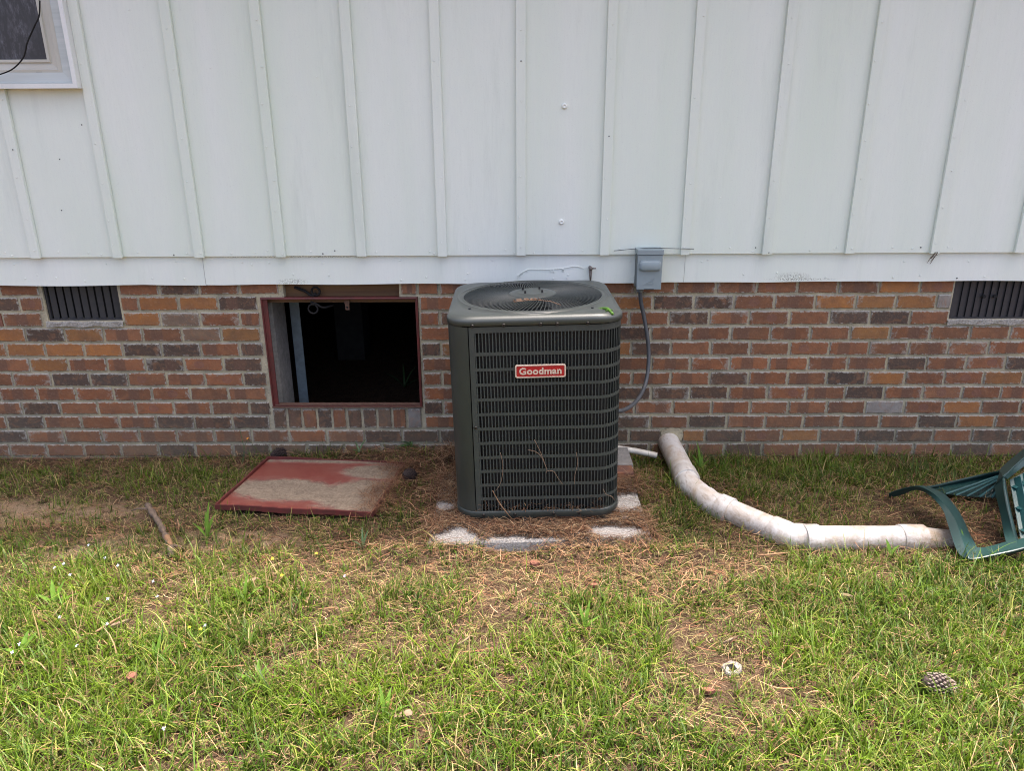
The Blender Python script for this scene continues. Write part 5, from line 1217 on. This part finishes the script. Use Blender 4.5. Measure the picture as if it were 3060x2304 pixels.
typ = RNG.random(n); fx = field(rx, ry, 3.0, 2)
g1 = np.array([.034, .074, .006]); g2 = np.array([.115, .180, .009]); g3 = np.array([.225, .235, .050]); g4 = np.array([.30, .215, .10])
mixk = np.clip(.5 + .45 * fx + RNG.normal(0, .25, n), 0, 1)[:, None]
col = g1 * (1 - mixk) + g2 * mixk
dry = (typ > .68 + .12 * lush) ; col = np.where(dry[:, None], g3 * RNG.uniform(.7, 1.15, n)[:, None], col)
dd = (typ > .86 + .04 * lush); col = np.where(dd[:, None], g4 * RNG.uniform(.7, 1.2, n)[:, None], col)
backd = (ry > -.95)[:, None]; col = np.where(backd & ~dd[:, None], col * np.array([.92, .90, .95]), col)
col = col * RNG.uniform(.62, 1.40, n)[:, None] * 1.10
strands("grass", np.stack([rx, ry, rz], -1), yaw, L, e0, e1, wd, col, 4, MT['blade'], curl=RNG.normal(0, .35, n))
print("blades", n)
# long arching blades in the near lawn
x, y = cand(3200, -2.7, -1.05); k = RNG.random(len(x)) < np.clip(d_green(x, y) - .35, 0, 1); x, y = x[k], y[k]; n = len(x)
strands("long_grass", np.stack([x, y, gz(x, y)], -1), RNG.uniform(0, 6.283, n), RNG.uniform(.09, .20, n), RNG.normal(1.15, .2, n), RNG.normal(-.35, .4, n), RNG.uniform(.0025, .0045, n),
        np.array([.115, .180, .014]) * RNG.uniform(.7, 1.35, n)[:, None] * np.stack([RNG.uniform(.8, 1.3, n), np.ones(n), RNG.uniform(.7, 1.6, n)], -1), 6, MT['blade'], curl=RNG.normal(0, .6, n))
# dry thatch everywhere
def lay(n0, dens, Lr, wr, cols, name, zoff=(.0, .012), seg=3, y0=-2.75, curl=.5, excl=True, seedmix=.5, pz=None, ez=.14):
    x, y = cand(n0, y0); k = RNG.random(len(x)) < dens(x, y)
    x, y = x[k], y[k]
    if excl: k = ~(inrect(x, y, -.33, .51, -1.03, -.12) | in_door(x, y, -.004) | (y > -.006)); x, y = x[k], y[k]
    n = len(x); L = RNG.uniform(Lr[0], Lr[1], n); c_ = np.array(cols)[RNG.integers(0, len(cols), n)] * RNG.uniform(.5, 1.2, n)[:, None] * 1.22
    z = gz(x, y) + RNG.uniform(zoff[0], zoff[1], n)
    e0 = RNG.normal(.12, ez, n); e1 = -e0 + RNG.normal(-.05, ez * .8, n)
    yaw = RNG.uniform(0, 6.283, n); kk = RNG.random(n) < .4; yaw = np.where(kk, RNG.choice([0, math.pi], n) + RNG.normal(0, .5, n) + .5 * field(x, y, 4, 3), yaw)
    return strands(name, np.stack([x, y, z], -1), yaw, L, e0, e1, RNG.uniform(wr[0], wr[1], n), c_, seg, MT['straw'], curl=RNG.normal(0, curl, n), flat=True)
TAN = [(.31, .20, .105), (.26, .155, .085), (.42, .295, .17), (.17, .095, .052), (.23, .115, .062), (.11, .065, .036)]
RED = [(.22, .10, .052), (.29, .15, .08), (.13, .062, .036), (.36, .22, .125), (.17, .092, .052), (.075, .038, .025)]
OLIVE = [(.11, .11, .035), (.17, .15, .05), (.06, .065, .022), (.24, .20, .085)]
def d_that(x, y): return np.clip(.50 + .25 * field(x, y, 5, 2) + .45 * blob(x, y, .05, -1.25, .95, .18) - .28 * blob(x, y, -2.35, -.70, .7, .10) - .2 * blob(x, y, -1.3, -.95, .5, .07) - .1 * blob(x, y, .62, -1.75, .08, .3), .05, 1)
lay(120000, lambda x, y: d_that(x, y) * (1 - .45 * sstep(-1.35, -1.6, y)), (.02, .065), (.0010, .0024), TAN, "dry_grass", (-.002, .024), 3, curl=.9, ez=.26)
lay(60000, lambda x, y: np.clip(.55 + .2 * field(x, y, 8, 1), 0, 1), (.02, .06), (.0014, .0032), OLIVE, "olive_thatch", (-.002, .024), 3, curl=.8, ez=.38)
def d_pine(x, y):
    return np.clip(.10 + .95 * blob(x, y, -.48, -.35, .28, .42) + .8 * blob(x, y, -.75, -.06, .6, .09) + .55 * blob(x, y, .05, -1.08, .7, .10) + .6 * blob(x, y, .72, -.35, .28, .3) + .6 * blob(x, y, -2.3, -.12, 1.0, .14) + .5 * blob(x, y, -2.2, -.88, .4, .10) + .30 * blob(x, y, -1.2, -1.0, .8, .15)
                   + .4 * blob(x, y, 1.5, -.2, 1.0, .25) + .35 * blob(x, y, .6, -1.25, .5, .15) + .5 * blob(x, y, 2.0, -.75, .3, .3) + .1 * field(x, y, 6, 1), .03, 1)
lay(64000, d_pine, (.04, .105), (.0017, .0034), RED, "pine_straw", (.0, .036), 4, curl=.35, ez=.16)
# needles drifted on the pad, thin where the concrete shows through
for pn_, (n0, L0, L1, w0, w1, cm, zz0, zz1) in enumerate(((32000, .015, .045, .0012, .0026, .45, .001, .010), (9500, .05, .12, .0013, .0024, 1.15, .006, .028))):
  x = RNG.uniform(-.40, .57, n0); y = RNG.uniform(-1.04, -.05, n0); yw = RNG.uniform(0, 6.283, n0); LL = RNG.uniform(L0, L1, n0)
  def bare_at(x, y): return np.maximum.reduce([blob(x, y, *p) for p in ((-.26, -.990, .11, .036), (-.255, -.955, .05, .035), (-.04, -1.018, .12, .030), (.10, -1.012, .10, .014), (.41, -.952, .13, .042), (.36, -.945, .07, .04), (.49, -.685, .09, .085), (-.335, -.725, .045, .04), (.45, -.24, .12, .15), (.45, -.40, .12, .05), (-.355, -.29, .02, .08))])
  nz = .42 + .06 * RNG.normal(0, 1, n0) + .20 * field(x, y, 38, 2) + .10 * field(x, y, 90, 1)
  k = (bare_at(x, y) < nz) & (bare_at(x + np.cos(yw) * LL, y + np.sin(yw) * LL) < nz + .12 + .6 * (RNG.random(n0) < .04)) & (bare_at(x + np.cos(yw) * LL * .5, y + np.sin(yw) * LL * .5) < nz + .12 + .6 * (RNG.random(n0) < .04))
  k &= ~inrect(x, y, -.24, .39, -.83, -.20) & (y < -.34 + .3 * (x < .3)); x, y, yw, LL, n = x[k], y[k], yw[k], LL[k], k.sum()
  c_ = np.array(RED + TAN[:3])[RNG.integers(0, len(RED) + 3, n)] * RNG.uniform(.5, 1.25, n)[:, None] * cm
  edge = sstep(-1.0, -1.05, y) * .03
  strands("pad_needles", np.stack([x, y, PZ + RNG.uniform(zz0, zz1, n) - edge], -1), yw, LL, RNG.normal(.1, .12, n), RNG.normal(-.12, .12, n), RNG.uniform(w0, w1, n), c_, 3, MT['straw'], curl=RNG.normal(0, .4, n), flat=True)
# litter blown into the lowest louvres and along the base lip
n = 260; x = RNG.uniform(-.24, .28, n); c_ = np.array(TAN + RED[:3])[RNG.integers(0, 9, n)] * RNG.uniform(.6, 1.2, n)[:, None]
strands("louver_litter", np.stack([ACX + x, ACY - .352 + RNG.uniform(0, .012, n), ACZ + .030 + RNG.gamma(1.6, .012, n)], -1), RNG.uniform(0, 6.283, n), RNG.uniform(.012, .035, n), RNG.normal(.4, .6, n), RNG.normal(.1, .6, n), RNG.uniform(.0010, .0022, n), c_, 3, MT['straw'], curl=RNG.normal(0, .8, n), flat=True)
# needles on the right edge of the door, the pipe and round the chair
n0 = 1900; u = RNG.beta(2.2, 1.0, n0) * .5; v_ = RNG.uniform(-.28, .30, n0); k = (u > .37 - .12 * np.abs(v_ - .05) + .05 * np.sin(v_ * 22)) & (RNG.random(n0) < .8); u, v_ = u[k] * (hw_ / .36) * .80, v_[k]; n = len(u)
pts = np.array([tuple(dc + xd * float(a) + yd * float(b2) + zd * (.006 + .02 * random.random())) for a, b2 in zip(u, v_)])
strands("door_needles", pts, RNG.uniform(0, 6.283, n), RNG.uniform(.04, .10, n), RNG.normal(.08, .1, n), RNG.normal(-.15, .12, n), RNG.uniform(.0010, .0017, n), np.array(RED)[RNG.integers(0, 6, n)] * RNG.uniform(.6, 1.2, n)[:, None], 3, MT['straw'], curl=RNG.normal(0, .4, n), flat=True)
